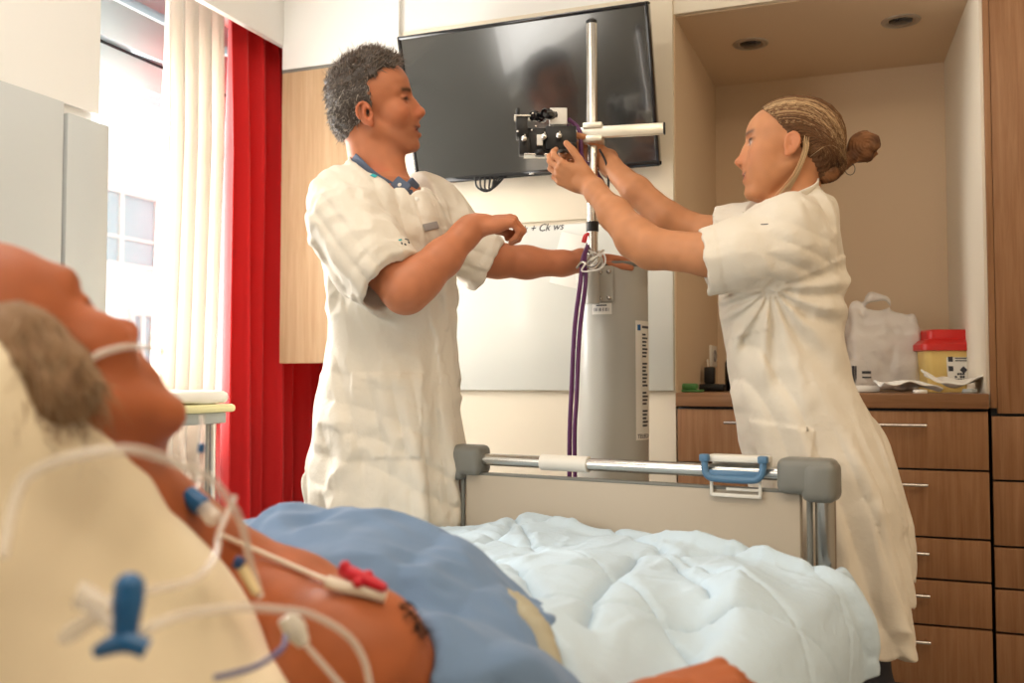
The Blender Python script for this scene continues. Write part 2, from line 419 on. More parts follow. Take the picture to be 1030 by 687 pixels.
D = 3.0; NB = 3.80; NZ = 2.136; XL = -0.605
struct(MB().mm((-2.7, -3.2, -.1), (2.7, 3.9, 0)).build('floor', M['floor']))
struct(MB().mm((-2.7, -3.2, 2.7), (2.7, 3.9, 2.8)).build('ceiling', M['ceiling']))
struct(MB().mm((2.5, -3.2, 0), (2.7, 3.9, 2.7)).build('wall_right', M['wall']))
struct(MB().mm((-2.7, -3.2, 0), (2.7, -3.0, 2.7)).build('wall_front', M['wall']))
w = MB()      # back wall with the niche, the bay for the curtain at its left end
w.mm((-1.70, D, 0), (XL, NB + .1, 2.7)); w.mm((XL, D, NZ), (1.1, NB + .1, 2.7)); w.mm((-2.7, 3.62, 0), (-1.70, 3.9, 2.7))
w.mm((XL, NB, 0), (.35, NB + .1, NZ)); w.mm((1.09, D, 0), (2.5, NB + .1, 2.7))
w.prism([(.268, D + .0), (.30, D), (.30, NB), (.222, NB)], 0.9, NZ)
w.mm((-2.05, D, 2.115), (-1.70, D + .03, 2.7), mi=0)
struct(w.build('wall_back', [M['wall']], smooth=False))
n = MB()      # lining inside the niche, its colour carries the warm glow
n.mm((XL, NB - .004, .9), (.222, NB, NZ)); n.mm((XL, D + .02, NZ - .004), (.262, NB, NZ)); n.mm((XL, D + .006, .9), (XL + .004, NB, NZ))
struct(n.build('trim_1', M['niche'], smooth=False))
struct(MB().mm((-1.56, D - .012, 1.50), (XL, D, 2.20), .002).build('trim_2', M['wall']))
struct(MB().mm((-2.05, D - .02, 2.12), (-1.57, D, 2.7)).mm((-1.57, D - .004, 2.2), (XL, D, 2.7)).build('trim_3', M['wall_white']))
struct(MB().mm((-2.07, 2.10, 2.21), (-2.045, D, 2.7), .003).build('trim_4', M['wall_white']))
wl = MB(); wl.mm((-2.55, -3.0, 0), (-2.35, 3.62, .85)); wl.mm((-2.55, -3.0, 2.38), (-2.35, 3.62, 2.7))
for a, b in ((-3.0, -1.9), (.42, 2.02), (3.45, 3.62)): wl.mm((-2.55, a, .85), (-2.35, b, 2.38))
struct(wl.build('wall_left', M['wall_white'], smooth=False))
struct(MB().mm((-2.35, .55, 1.705), (-2.0, 2.046, 2.7)).mm((-2.35, .55, 0), (-2.01, 2.03, 1.705)).build('trim_5', M['wall_white'], smooth=False))
def window(name, y0, y1, mull):
    f = MB(); x0, x1 = -2.47, -2.41
    f.mm((x0, y0, .85), (x1, y1, .91), .004); f.mm((x0, y0, 2.30), (x1, y1, 2.38), .004)
    f.mm((x0, y0, .85), (x1, y0 + .06, 2.38), .004); f.mm((x0, y1 - .06, .85), (x1, y1, 2.38), .004)
    for m in mull: f.mm((x0, m - .03, .85), (x1, m + .03, 2.38), .004)
    o = struct(f.build(name, M['alu']))
    h = MB(); h.mm((-2.49, y0, 1.985), (-2.375, y1, 2.085), .006); h.mm((-2.45, y0, 2.085), (-2.40, y1, 2.105), mi=1); h.mm((-2.49, y0, 2.105), (-2.365, y1, 2.24), .006)
    h.build('sash_header', [M['alu'], M['dark_slot']], o)
    MB().mm((-2.445, y0 + .05, .9), (-2.438, y1 - .05, 2.0)).build('pane', M['glass'], o)
    s = MB(); s.mm((-2.42, y0 - .03, .83), (-2.28, y1 + .03, .852), .004); s.build('window_sill', M['white_plastic'], o)
window('window_1', 2.02, 3.45, []); window('window_2', -1.9, .42, [-.74])

# grey wall unit beside the window
t = empty('wardrobe', CW((0, 0, 0)) + np.array([-2.0, 1.3, 0]), 'pale grey flush wardrobe front against the window wall, behind the patient', 'wardrobe')
MB().mm((-2.005, .58, .06), (-1.978, 1.905, 1.70), .003).build('door', M['grey_panel'], t)
MB().mm((-2.005, 1.915, .06), (-1.975, 2.06, 1.675), .004).build('end_strip', M['grey_panel'], t)
MB().mm((-2.005, .58, 0), (-1.99, 2.06, .06)).build('plinth', M['grey_panel'], t)

# facade across the street
t = empty('building', (-9.3, 8, -4), 'pale building with strip windows seen through the window', 'building')
MB().mm((-9.6, -8, -4), (-9.06, 24, 11)).build('wall', M['facade'], t)
for z0, z1 in ((2.50, 3.38), (-.15, 1.84)):
    for y0, y1 in ((6.0, 7.55), (9.0, 10.28)) if z0 > 1 else ((6.0, 7.55), (9.86, 10.24)):
        f = MB(); ps = MB(); n_ = 2
        f.mm((-9.07, y0 - .06, z1), (-9.0, y1 + .06, z1 + .09)); f.mm((-9.07, y0 - .06, z0 - .06), (-9.0, y1 + .06, z0))
        for k in range(n_ + 1):
            y = y0 + (y1 - y0) * k / n_; f.mm((-9.07, y - .035, z0), (-9.01, y + .035, z1))
        f.mm((-9.07, y0, z0 + .30), (-9.015, y1, z0 + .34))
        fo = f.build('window', M['facade_frame'], t)
        MB().mm((-9.065, y0, z0), (-9.045, y1, z1)).build('pane', M['facade_glass'], fo)

# curtains
def curtain(name, y0, y1, x, z0, z1, folds, amp, m, label, ph, group=None, lean=0, pinch=True):
    ns, nz = int(folds * 14), 60; V = []
    for j in range(nz + 1):
        tz = j / nz; z = z1 + (z0 - z1) * tz
        for i in range(ns + 1):
            s_ = i / ns; wv = s_ + .012 * math.sin(9 * s_ + 3 * tz) * tz
            a = 2 * math.pi * folds * wv + ph
            A = amp * (.45 + .55 * min(1, tz * 4)) * (1 + .35 * math.sin(2.3 * a / folds * 2 + ph + 1.5 * tz))
            V.append((x + A * math.sin(a) + .25 * A * math.sin(2 * a + 2 * tz + ph), y0 + (y1 - y0) * wv + lean * tz + .012 * math.cos(a), z))
    F = [(j * (ns + 1) + i, j * (ns + 1) + i + 1, (j + 1) * (ns + 1) + i + 1, (j + 1) * (ns + 1) + i) for j in range(nz) for i in range(ns)]
    b = MB().add(V, F); o = b.build(name, m, auto=180); s = o.modifiers.new('thickness', 'SOLIDIFY'); s.thickness = .003
    return tag(o, label, 'curtain', group)
curtain('sheer_curtain', 2.49, 2.80, -2.18, .03, 2.36, 4.5, .034, M['cream'], 'cream sheer curtain gathered between the window and red curtain', .4, lean=-.05)
curtain('red_curtain', 2.775, 3.56, -2.15, .03, 2.36, 8, .040, M['red'], 'full length red curtain hanging between cream sheer and oak panel', 1.1)
o = MB().mm((-2.21, 2.05, 2.37), (-2.11, 3.58, 2.40), .003).build('curtain_rail', M['white_plastic']); tag(o, 'white rail above the cream and red curtains', 'rail')

# pale oak panel left of the doctor
t = empty('wall_panel', (-1.81, D - .02, 1.04), 'tall pale oak wall panel between red curtain and television', 'panel')
MB().mm((-2.045, D - .028, 1.04), (-1.575, D + .01, 2.105), .003).build('board', M['oak'], t)
MB().mm((-2.05, D - .022, 2.105), (-1.57, D + .004, 2.119), .001).build('top_trim', M['cap'], t)

# ---------------------------------------------------------------- built-in units
def handle(p, x0, x1, z, y):
    b = MB(); b.tube([(x0, y - .030, z), (x1, y - .030, z)], .0052, 10)
    for x in (x0 + .012, x1 - .012): b.tube([(x, y + .002, z), (x, y - .03, z)], .004, 8)
    return b.build('handle', M['chrome'], p)
def drawer_unit(x0, x1, zs, label, hw):
    t = empty('drawer_cabinet', ((x0 + x1) / 2, D + .02, 0), label, 'cabinet', 'drawer cabinets under the worktop')
    MB().mm((x0 + .002, D + .004, .12), (x1 - .002, NB - .02, .895), .002).build('carcass', M['dark_slot'], t)
    MB().mm((x0, D + .05, 0), (x1, D + .07, .12)).build('plinth', M['dark_slot'], t)
    for z0, z1 in zs:
        f = MB().mm((x0 + .003, D - .018, z0 + .003), (x1 - .003, D + .003, z1 - .003), .002).build('drawer', M['walnut'], t)
        c = (x0 + x1) / 2; c = c if hw[0] is None else hw[0]
        handle(f, c - hw[1], c + hw[1], z1 - .042, D - .018)
zl = [(.725, .892), (.535, .725), (.418, .535), (.29, .418), (.12, .29)]
drawer_unit(-.185, .272, zl, 'brown oak drawer cabinet with five handles, right of the woman', (.045, .066))
drawer_unit(-.60, -.185, zl, 'brown oak drawer cabinet between whiteboard and the woman', (-.385, .066))
o = MB().mm((XL + .004, D - .03, .897), (.272, NB - .005, .94), .004).build('worktop', M['top']); tag(o, 'brown laminate worktop along the lit niche', 'worktop')
t = empty('tall_cabinet', (.68, D, 0), 'tall brown oak cabinet at the right edge of the room', 'cabinet')
MB().mm((.278, D + .004, .05), (1.085, D + .6, 2.62)).build('carcass', M['dark_slot'], t)
MB().mm((.276, D - .018, .90), (.292, D + .3, 2.62), .001).build('side_panel', M['walnut'], t)
for x0, x1 in ((.292, .69), (.69, 1.085)):
    f = MB().mm((x0 + .001, D - .018, .885), (x1 - .002, D + .003, 2.62), .002).build('door', M['walnut'], t); 
    handle(f, x0 + .30, x0 + .36, 1.1, D - .018) if x0 > .5 else None
    for z0, z1 in ((.70, .88), (.52, .70), (.405, .52), (.285, .405), (.12, .285)):
        f = MB().mm(((.278 if x0 < .5 else x0 + .002), D - .018, z0 + .003), (x1 - .002, D + .003, z1 - .003), .002).build('drawer', M['walnut'], t)
        handle(f, x0 + .2, x0 + .33, z1 - .042, D - .018)

# niche downlights
for k, (u, v) in enumerate(((755, 43), (906, 20))):
    d = (NZ - HC) * FPX / (385 - v); p = PW(u, v, d); p[2] = NZ - .004
    t = empty('downlight', p, ('unlit recessed downlight in the niche ceiling, above the woman\'s head', 'unlit recessed downlight in the niche ceiling, nearer the tall cabinet')[k], 'lamp', 'niche downlights')
    MB().lathe([(.0, 0.004), (.058, .004), (.060, 0), (.058, -.004), (.046, -.006), (.040, -.002), (.037, .003)], p, n=40, caps=False).build('ring', M['lampring'], t)
    MB().lathe([(.0, -.012), (.02, -.011), (.033, -.007), (.037, -.001), (.037, .003), (0, .003)], p, n=40, caps=False).build('lens', M['lens'], t)

# ---------------------------------------------------------------- writing helper
def text(name, s, size, Mx, m, parent=None, shear=0, depth=.0004):
    c = bpy.data.curves.new(name, 'FONT'); c.body = s; c.size = size; c.shear = shear; c.extrude = depth; c.align_x = 'LEFT'; c.resolution_u = 3
    o = bpy.data.objects.new(name, c); COL.objects.link(o); dg = bpy.context.evaluated_depsgraph_get(); dg.update()
    me = bpy.data.meshes.new_from_object(o.evaluated_get(dg)); bpy.data.objects.remove(o); bpy.data.curves.remove(c)
    me.transform(Mx); me.materials.clear(); me.name = name; return link(name, me, m, parent, False)
def wallM(x, y, z): return Matrix.Translation((x, y, z)) @ Matrix.Rotation(math.pi / 2, 4, 'X')

# television
t = empty('television', (-1.05, D - .02, 1.86), 'wall mounted black flat television tilted downward', 'television')
MT = Matrix.Translation((-1.05, 2.93, 1.64)) @ Matrix.Rotation(math.radians(18), 4, 'X')
# local: x along the wall, y towards the wall, z up the screen
W2, H = .417, .485
b = MB(); b.mm((-W2, -.012, 0), (-W2 + .012, .022, H), .004, M=MT); b.mm((W2 - .012, -.012, 0), (W2, .022, H), .004, M=MT)
b.mm((-W2, -.012, 0), (W2, .022, .018), .004, M=MT); b.mm((-W2, -.012, H - .012), (W2, .022, H), .004, M=MT)
b.build('bezel', M['gloss_black'], t)
MB().mm((-W2 + .01, -.007, .014), (W2 - .01, .0, H - .01), M=MT).build('screen', M['screen'], t)
MB().mm((-W2 + .004, .010, .004), (W2 - .004, .03, H - .004), .006, M=MT).mm((-.28, .03, .06), (.28, .045, .34), .01, M=MT).build('rear_shell', M['black'], t)
MB().mm((-.10, .044, .12), (.10, .054, .32), .002, M=MT).mm((-1.15, D - .02, 1.72), (-.95, D, 1.95), .002).tube([(-1.05, D - .01, 1.83), (-1.05, 2.90, 1.83)], .02).build('bracket', M['black'], t)
text('logo', 'LG', .014, MT @ Matrix.Translation((-.012, -.0125, .004)) @ Matrix.Rotation(math.pi / 2, 4, 'X'), M['chrome'], t) if False else None
MB().box((0, -.013, .009), (.016, .003, .006), .002, M=MT).build('emblem', M['chrome'], t)
b = MB()
for k in range(4):
    a = [PW(478 + 5 * k, 179, 3.17), PW(480 + 4 * k, 188 + k, 3.16), PW(489 + 2 * k, 192.5 - k, 3.155), PW(499 - k, 187 - k, 3.15), PW(507 - 3 * k, 178, 3.15)]
    b.tube(a, .0032, 8, 8)
tag(b.build('cable', M['black']), 'looped black cables hanging below the television', 'cable')

# whiteboard with its note
t = empty('whiteboard', (-1.2, D, .945), 'white wall board with a short handwritten note beneath the television', 'whiteboard')
MB().mm((-1.78, D - .022, .945), (XL - .002, D, 1.485), .003).build('board', M['whiteboard'], t)
p = PW(517, 234, 3.19); text('handwriting', 'Ck + Ck ws', .034, wallM(p[0], D - .0225, p[2]) @ Matrix.Rotation(.02, 4, 'Z'), M['label_ink'], t, shear=.35)
b = MB(); p0 = PW(597, 226, 3.1)
for i, (du, dv, w_, h_, a) in enumerate(((575, 262, .10, .16, .25),)):
    p = PW(du, dv, 3.12); b.box((0, 0, 0), (.12, .002, .17), .0005, M=Matrix.Translation((p[0], D - .0235, p[2])) @ Matrix.Rotation(a, 4, 'Y'))
tag(b.build('paper_sheet', M['paper']), 'blank white sheet stuck askew on the whiteboard behind the pole', 'paper')
# ---------------------------------------------------------------- bed
B0 = np.array([.24, 2.165]); BA = np.array([.857, -.515]); BH = np.array([-.515, -.857])
def BF(a, t, z): q = B0 + a * BA + t * BH; return np.array([q[0], q[1], z])          # bed -> yawed frame
def BWp(a, t, z): return CW(BF(a, t, z))
_o = CW(np.array([B0[0], B0[1], 0.0])); _a = CW(np.array([BA[0], BA[1], 0])); _h = CW(np.array([BH[0], BH[1], 0]))
BM = Matrix(((_a[0], _h[0], 0, _o[0]), (_a[1], _h[1], 0, _o[1]), (0, 0, 1, 0), (0, 0, 0, 1)))  # local x across, y to the head (mirrored handedness is fine for boxes)

def flipfix(o):
    b = bmesh.new(); b.from_mesh(o.data); bmesh.ops.recalc_face_normals(b, faces=b.faces[:]); b.to_mesh(b and o.data); b.free(); return o
bed = empty('hospital_bed', BWp(0, 1, 0), 'hospital bed with beige foot board and steel rail, holding the patient', 'bed')
def bpart(b, name, m, parent=bed): return flipfix(b.build(name, m, parent))
RZ = .785
bpart(MB().tube([BWp(-.42, 0, RZ), BWp(.42, 0, RZ)], .0145, 20), 'rail', M['chrome'])
for s in (-1, 1):
    b = MB(); b.mm((min(s * .357, s * .47), -.036, RZ - .038), (max(s * .357, s * .47), .034, RZ + .034), .016, 4, M=BM)
    b.mm((min(s * .405, s * .474), -.038, RZ - .052), (max(s * .405, s * .474), .036, RZ + .03), .018, 4, M=BM); bpart(b, 'corner_cap', M['cap'])
    bpart(MB().tube([BWp(s * .447, 0, .30), BWp(s * .447, 0, RZ - .03)], .020, 20), 'post', M['post_steel'])
    bpart(MB().tube([BWp(s * .417, 0.004, .33), BWp(s * .417, .004, RZ - .03)], .006, 14), 'slim_post', M['cap'])
b = MB(); b.mm((-.405, -.012, .36), (.400, .010, .752), .004, M=BM); bpart(b, 'foot_board', M['board'])
b = MB(); b.mm((-.405, -.013, .747), (.400, .011, .7535), .002, M=BM); bpart(b, 'board_edge', M['cap'])
bpart(MB().tube([BWp(-.198, 0, RZ), BWp(-.077, 0, RZ)], .0185, 20), 'rail_sleeve', M['white_plastic'])
text('print', 'auping 240', .011, Matrix.Identity(4), M['label_ink']) if False else None
b = MB(); b.mm((-.43, .04, .47), (.43, 1.15, .60), .05, 4, M=BM); bpart(b, 'mattress', M['mattress'])
b = MB(); th = math.radians(42)
MR = BM @ Matrix.Translation((0, 1.20, .42)) @ Matrix.Rotation(th, 4, 'X'); b.mm((-.43, 0, 0), (.13, .80, .10), .05, 4, M=MR); bpart(b, 'raised_mattress', M['mattress'])
b = MB(); b.mm((-.43, .0, .40), (.43, 1.15, .46), .01, M=BM); b.mm((-.42, 1.12, .34), (.42, 2.05, .39), .01, M=BM); b.mm((-.40, .1, .30), (-.34, 2.0, .40), .01, M=BM); b.mm((.34, .1, .30), (.40, 2.0, .40), .01, M=BM); bpart(b, 'frame', M['cap'])
b = MB(); b.mm((-.2, .5, .12), (.2, 1.5, .30), .02, M=BM); b.tube([BWp(-.36, .2, .12), BWp(.36, .2, .12)], .025); b.tube([BWp(-.36, 1.8, .12), BWp(.36, 1.8, .12)], .025); b.mm((-.1, .15, .10), (.1, 1.85, .14), .01, M=BM); bpart(b, 'undercarriage', M['black'])
for s in (-1, 1):
    for t in (.2, 1.8):
        b = MB(); b.lathe([(.0, -.02), (.045, -.02), (.06, -.012), (.06, .012), (.045, .02), (0, .02)], BWp(s * .36, t, .0605), axis=tuple(_a), n=28); b.mm((s * .36 - .022, t - .03, .06), (s * .36 + .022, t + .03, .15), .01, M=BM); bpart(b, 'castor', M['black'])
b = MB(); b.mm((.45, .18, .44), (.475, .26, .60), .008, M=BM); bpart(b, 'blue_strap', M['mattress'])

# chart bracket hooked over the foot rail
t = empty('chart_holder', BWp(.27, -.01, .72), 'white chart plate in a blue bracket hooked on the bed rail', 'holder')
b = MB(); b.mm((.206, -.030, RZ + .010), (.334, -.020, RZ + .034), .003, M=BM); b.mm((.206, -.03, RZ + .020), (.334, .02, RZ + .034), .003, M=BM); flipfix(b.build('plate', M['white_plastic'], t))
b = MB(); pts = [(.206, .024, RZ + .030), (.207, .026, RZ + .006), (.213, .027, RZ - .008), (.232, .027, RZ - .014), (.305, .027, RZ - .014), (.322, .027, RZ - .008), (.329, .026, RZ + .006), (.330, .024, RZ + .030)]
b.tube([BWp(*p) for p in pts], .0075, 10, 4); b.mm((.214, .020, RZ - .014), (.322, .027, RZ + .004), .004, M=BM); b.mm((.196, .016, RZ + .02), (.216, .034, RZ + .036), .004, M=BM); b.mm((.320, .016, RZ + .02), (.340, .034, RZ + .036), .004, M=BM); flipfix(b.build('bracket', M['bracket_blue'], t))
b = MB(); b.mm((.215, .016, RZ - .052), (.325, .021, RZ - .044), .002, M=BM); b.mm((.215, .016, RZ - .052), (.222, .021, RZ - .010), .002, M=BM); b.mm((.318, .016, RZ - .052), (.325, .021, RZ - .010), .002, M=BM); b.mm((.25, .016, RZ - .038), (.318, .02, RZ - .032), .001, M=BM); flipfix(b.build('clip_frame', M['white_plastic'], t))

# duvet
def smooth(x): x = np.clip(x, 0, 1); return x * x * (3 - 2 * x)
na, nt_ = 330, 330
cs = catmull(np.array([(-.515, .50), (-.515, .585), (-.492, .640), (-.40, .655), (-.2, .660), (0, .662), (.2, .658), (.40, .648), (.505, .628), (.545, .585), (.562, .535), (.560, .47)]), 40)
L = np.concatenate([[0], np.cumsum(np.hypot(*np.diff(cs, axis=0).T))]); s_ = np.linspace(0, L[-1], na)
ca = np.interp(s_, L, cs[:, 0]); cz = np.interp(s_, L, cs[:, 1]); tt = np.linspace(.028, 1.32, nt_)
A_, T_ = np.meshgrid(ca, tt); Z_ = np.tile(cz, (nt_, 1)); S_ = np.tile(s_, (nt_, 1))
top = smooth((Z_ - .56) / .07) * smooth((.53 - np.abs(A_)) / .06)
G = lambda x, y, sx, sy: np.exp(-(x / sx) ** 2 - (y / sy) ** 2)
Pq = np.stack([S_.ravel(), T_.ravel(), np.zeros(A_.size)], 1)
ns = lambda f, sd, st=(1, 1, 1): vnoise(Pq * np.array(st), f, sd).reshape(A_.shape)
wx = .10 * ns(3, 1); wy = .10 * ns(3, 2)
h = .020 * G(A_ + .17, T_ - .45, .12, .5) + .018 * G(A_ - .16, T_ - .55, .12, .45) + .022 * G(A_ + .20, T_ - .12, .09, .09) - .030 + .030 * smooth((T_ - .3) / .35)
h += .009 * ns(4.2, 3) + .006 * ns(9, 4)
rid = lambda x: 1 - np.abs(x)
rp = lambda x, p: np.clip(1 - np.abs(x), 0, 1) ** p
h += .009 * rp(ns(5, 5, (1, .5, 1)) * 2.2, 4) + .007 * rp(ns(9, 15, (.5, 1, 1)) * 2.2, 5) + .0035 * rp(ns(15, 16, (1, .5, 1)) * 2.0, 3) + .0012 * ns(34, 18)
dq = np.abs(((S_ + T_ + wx) / .30) % 1 - .5); dr = np.abs(((S_ - T_ + wy) / .30) % 1 - .5)
q = np.minimum(.5 - dq, .5 - dr); h += .010 * (smooth(q / .07) - 1)
pk = np.sin((S_ - T_) * 210) * np.exp(-(np.minimum(.5 - dq, 1) / .05) ** 2) + np.sin((S_ + T_) * 210) * np.exp(-(np.minimum(.5 - dr, 1) / .05) ** 2)
h += .0022 * pk
# free edge of the upper layer near the foot, right side
ts = .215 + .02 * ns(5, 7) - .25 * np.clip(.30 - A_, 0, 1)
edge = smooth((A_ - .05) / .25)
foot_edge = edge * (-.020 + .030 * smooth((T_ - ts) / .014 + .5) + .022 * np.exp(-((T_ - ts - .022) / .018) ** 2) - .045 * np.exp(-((T_ - ts + .04) / .035) ** 2))
def bed_at(u, v, z=.675):
    e = PX(u, v, 1.0); k_ = (z - HC) / (e[2] - HC); p = np.array([e[0], e[1]]) * k_ - B0; return np.array([p @ BA, p @ BH])
def along(pts, wd_, ht):
    P_ = [bed_at(*p) for p in pts]; dm = np.full(A_.shape, 9.0)
    for p, q_ in zip(P_[:-1], P_[1:]):
        e = q_ - p; t_ = np.clip(((A_ - p[0]) * e[0] + (T_ - p[1]) * e[1]) / (e @ e), 0, 1); dm = np.minimum(dm, np.hypot(A_ - p[0] - t_ * e[0], T_ - p[1] - t_ * e[1]))
    return ht * np.exp(-(dm / wd_) ** 2)
h += along([(640, 553), (598, 600), (588, 625)], .012, -.016) + along([(615, 530), (585, 560), (560, 600), (556, 650)], .045, .009)
h += along([(700, 600), (690, 640), (680, 690)], .07, -.028) + along([(640, 585), (630, 640), (620, 690)], .035, .010) + along([(735, 560), (752, 610), (775, 680)], .045, .014)
h += along([(430, 530), (480, 528), (540, 540)], .015, -.012) + along([(560, 520), (600, 524), (690, 532)], .02, .014) + along([(480, 545), (520, 575), (545, 610)], .012, -.014)
h += along([(800, 640), (812, 690)], .02, -.018) + along([(660, 545), (700, 570), (716, 590)], .010, -.012) + along([(520, 516), (505, 530), (470, 540)], .012, -.010)
# turned back lining towards the patient
lb = T_ - (.66 + .90 * A_); lin = (lb > 0) & (T_ > .5)
h += .022 * smooth(lb / .02 + .5) * smooth((T_ - .45) / .1)
h += -.17 * smooth((T_ - .86 - .32 * A_) / .13) - .13 * G(A_ - .52, T_ - 1.0, .10, .12)
h *= .35 + .65 * top
h += foot_edge * 1.15
h -= .012 * smooth((.07 - T_) / .05)
Zf = Z_ + h * (.3 + .7 * top); Af = A_ + (1 - top) * np.sign(A_) * h * .9
q2 = B0[None, None] + Af[..., None] * BA + T_[..., None] * BH
V = CW(np.stack([q2[..., 0], q2[..., 1], Zf], -1).reshape(-1, 3)); I = np.arange(na * nt_).reshape(nt_, na)
Q = np.stack([I[:-1, :-1], I[1:, :-1], I[1:, 1:], I[:-1, 1:]], -1).reshape(-1, 4)
me = np_mesh('duvet', V, Q); dv = link('duvet', me, [M['duvet'], M['duvet_lining']])
me.polygons.foreach_set('material_index', (lin[:-1, :-1].ravel()).astype(np.int32)); md = dv.modifiers.new('thickness', 'SOLIDIFY'); md.thickness = .008; md.offset = 1 
tag(dv, 'rumpled pale blue quilted duvet spread over the hospital bed', 'duvet')

# pillow
RID = [(-70, 262, .66), (0, 333, .74), (60, 382, .80), (110, 426, .85), (180, 492, .90), (232, 566, .92), (268, 632, .91), (306, 700, .90), (330, 770, .88)]
def pil_disp(P, D):
    return .014 * vnoise(P, 7, 3) + .006 * vnoise(P, 16, 4) + .012 * (1 - np.abs(vnoise(P * np.array([1, .6, .5]) + .03 * vnoise(P, 6, 8)[:, None], 9, 5)) * 2)
ps = S(); ps.disp = pil_disp
for off, r in (((-.075, -.005, -.075), .085), ((-.13, -.10, -.17), .12), ((-.15, -.06, -.28), .13)):
    ps.chain([PX(*p) + np.array(off) for p in RID], [r] * len(RID), .06)
pil = sculpt('pillow', ps, .008, M['pillow'], relax=2)
tag(pil, 'large cream pillow propping up the patient in the foreground', 'pillow')

# ---------------------------------------------------------------- lines and taps around the patient
def tubep(pts, r, name, m, parent=None, n=10): return MB().tube([PW(*p) for p in pts], r, n, 8).build(name, m, parent)
t = empty('infusion_line', PW(125, 625, .60), 'clear infusion tubing with a blue three-way tap lying on the pillow', 'medical tubing')
tubep([(2, 560, .58), (14, 505, .60), (30, 477, .61), (71, 460, .62), (127, 452, .64), (168, 462, .68), (209, 480, .74), (232, 506, .80), (244, 530, .84), (252, 566, .86), (262, 600, .87)], .0036, 'tube', M['tubing'], t)
tubep([(86, 604, .60), (125, 640, .592), (160, 627, .60), (187, 618, .63), (239, 611, .68), (281, 613, .74), (313, 618, .80), (348, 638, .83), (366, 664, .84), (374, 700, .84)], .0034, 'tube', M['tubing'], t)
tubep([(236, 500, .84), (221, 535, .80), (216, 560, .74), (195, 582, .68), (160, 592, .64), (130, 597, .60)], .0028, 'tube', M['tubing'], t)
b = MB(); b.tube([PW(130, 590, .585), PW(129, 604, .583), PW(125, 648, .58)], [.0088, .0095, .0068], 14, 5)
b.tube([PW(97, 656, .578), PW(108, 651, .577), PW(124, 646, .577), (PW(138, 649, .577)), PW(148, 653, .578)], [.0040, .0054, .0068, .0060, .0062], 14, 5); b.sphere(PW(130, 591, .584), .0092)
b.build('tap_lever', M['blue_clip'], t)
b = MB(); b.tube([PW(112, 614, .60), PW(84, 600, .605), PW(78, 598, .605)], [.006, .0085, .0085], 12, 4); b.tube([PW(100, 618, .60), PW(72, 636, .60), PW(62, 644, .6)], [.005, .006, .004], 12, 4); b.build('connector', M['tubing'], t)
t = empty('catheter_line', PW(300, 640, .80), 'thin line with white luer connector over the patient\'s bare shoulder', 'medical tubing')
tubep([(290, 622, .79), (297, 634, .80), (309, 650, .80), (328, 672, .80), (352, 700, .80)], .0027, 'tube', M['tubing'], t)
b = MB(); b.tube([PW(288, 620, .79), PW(297, 634, .79), PW(306, 648, .79)], [.008, .010, .005], 14, 5); b.build('connector', M['white_plastic'], t)
tubep([(215, 682, .66), (240, 676, .67), (262, 668, .70), (284, 652, .74), (287, 640, .77)], .0022, 'marked_tube', mat('blue_line', (.10, .12, .30), .4), t)
t = empty('syringe_connector', PW(248, 580, .85), 'small cream connector with a dark blue cap beside the patient\'s neck', 'medical connector')
MB().tube([PW(244, 571, .86), PW(258, 597, .85)], [.0052, .0040], 12).build('body', mat('cream_connector', (.80, .66, .38), .4), t)
MB().tube([PW(236, 565, .86), PW(245, 568, .86)], .0060, 12).build('blue_cap', mat('navy_cap', (.01, .05, .18), .4), t)
t = empty('drip_line', PW(198, 505, .95), 'vertical clear drip tube ending in a blue and clear connector', 'medical tubing')
tubep([(203, 418, 1.02), (204, 448, 1.01), (201, 478, 1.0), (196, 500, .935)], .0026, 'tube', M['tubing'], t)
tubep([(184, 420, 1.02), (183, 450, 1.0), (190, 480, .98), (195, 500, .935)], .0022, 'tube', M['tubing'], t)
MB().tube([PW(203, 446, 1.008), PW(202, 455, 1.008)], .0038, 12).build('blue_clip', M['blue_clip'], t)
MB().tube([PW(188, 499, .93), PW(205, 510, .925)], [.0105, .0095], 14).build('blue_collar', M['blue_clip'], t)
MB().tube([PW(204, 509, .922), PW(215, 521, .92)], [.008, .009], 14).sphere(PW(214, 520, .92), .009).build('clear_cap', M['tubing'], t)
t = empty('chest_electrode', PW(362, 588, .97), 'crimson electrode clip on a white tape strip at the gown edge', 'electrode')
MB().tube([PW(330, 585, .935), PW(345, 590, .928), PW(366, 594, .925), PW(388, 600, .925)], .0062, 8, 4).build('tape', M['tape'], t)
b = MB(); b.tube([PW(345, 573, .94), PW(357, 579, .93), PW(374, 586, .925), PW(388, 592, .92)], [.007, .0075, .0065, .004], 10, 4); b.sphere(PW(347, 571, .935), (.006, .006, .007)); b.sphere(PW(360, 586, .92), .005); b.sphere(PW(370, 579, .93), .0055); b.build('clip', M['electrode'], t)

# ---------------------------------------------------------------- side table behind the patient
t = empty('overbed_table', PW(160, 470, 2.3) * np.array([1, 1, 0]), 'narrow side table with pale yellow edge behind the patient\'s chin', 'table')
c = PX(157, 411, 2.3); zt = c[2]
F = Matrix(((CY, -SY, 0, 0), (SY, CY, 0, 0), (0, 0, 1, 0), (0, 0, 0, 1))) @ Matrix.Translation((c[0], c[1], 0)) @ Matrix.Rotation(-.35, 4, 'Z')
MB().mm((-.30, -.19, zt - .012), (.09, .19, zt + .008), .008, M=F).build('tabletop', M['yellow_edge'], t)
MB().mm((-.28, -.17, zt - .040), (.075, .17, zt - .012), .004, M=F).build('underframe', M['grey_leg'], t)
for x, y in ((.05, -.14), (.05, .14), (-.26, -.14), (-.26, .14)):
    p0 = F @ Vector((x, y, 0)); p1 = F @ Vector((x, y, zt - .03)); MB().tube([p0, p1], .013, 14).build('leg', M['chrome'], t)
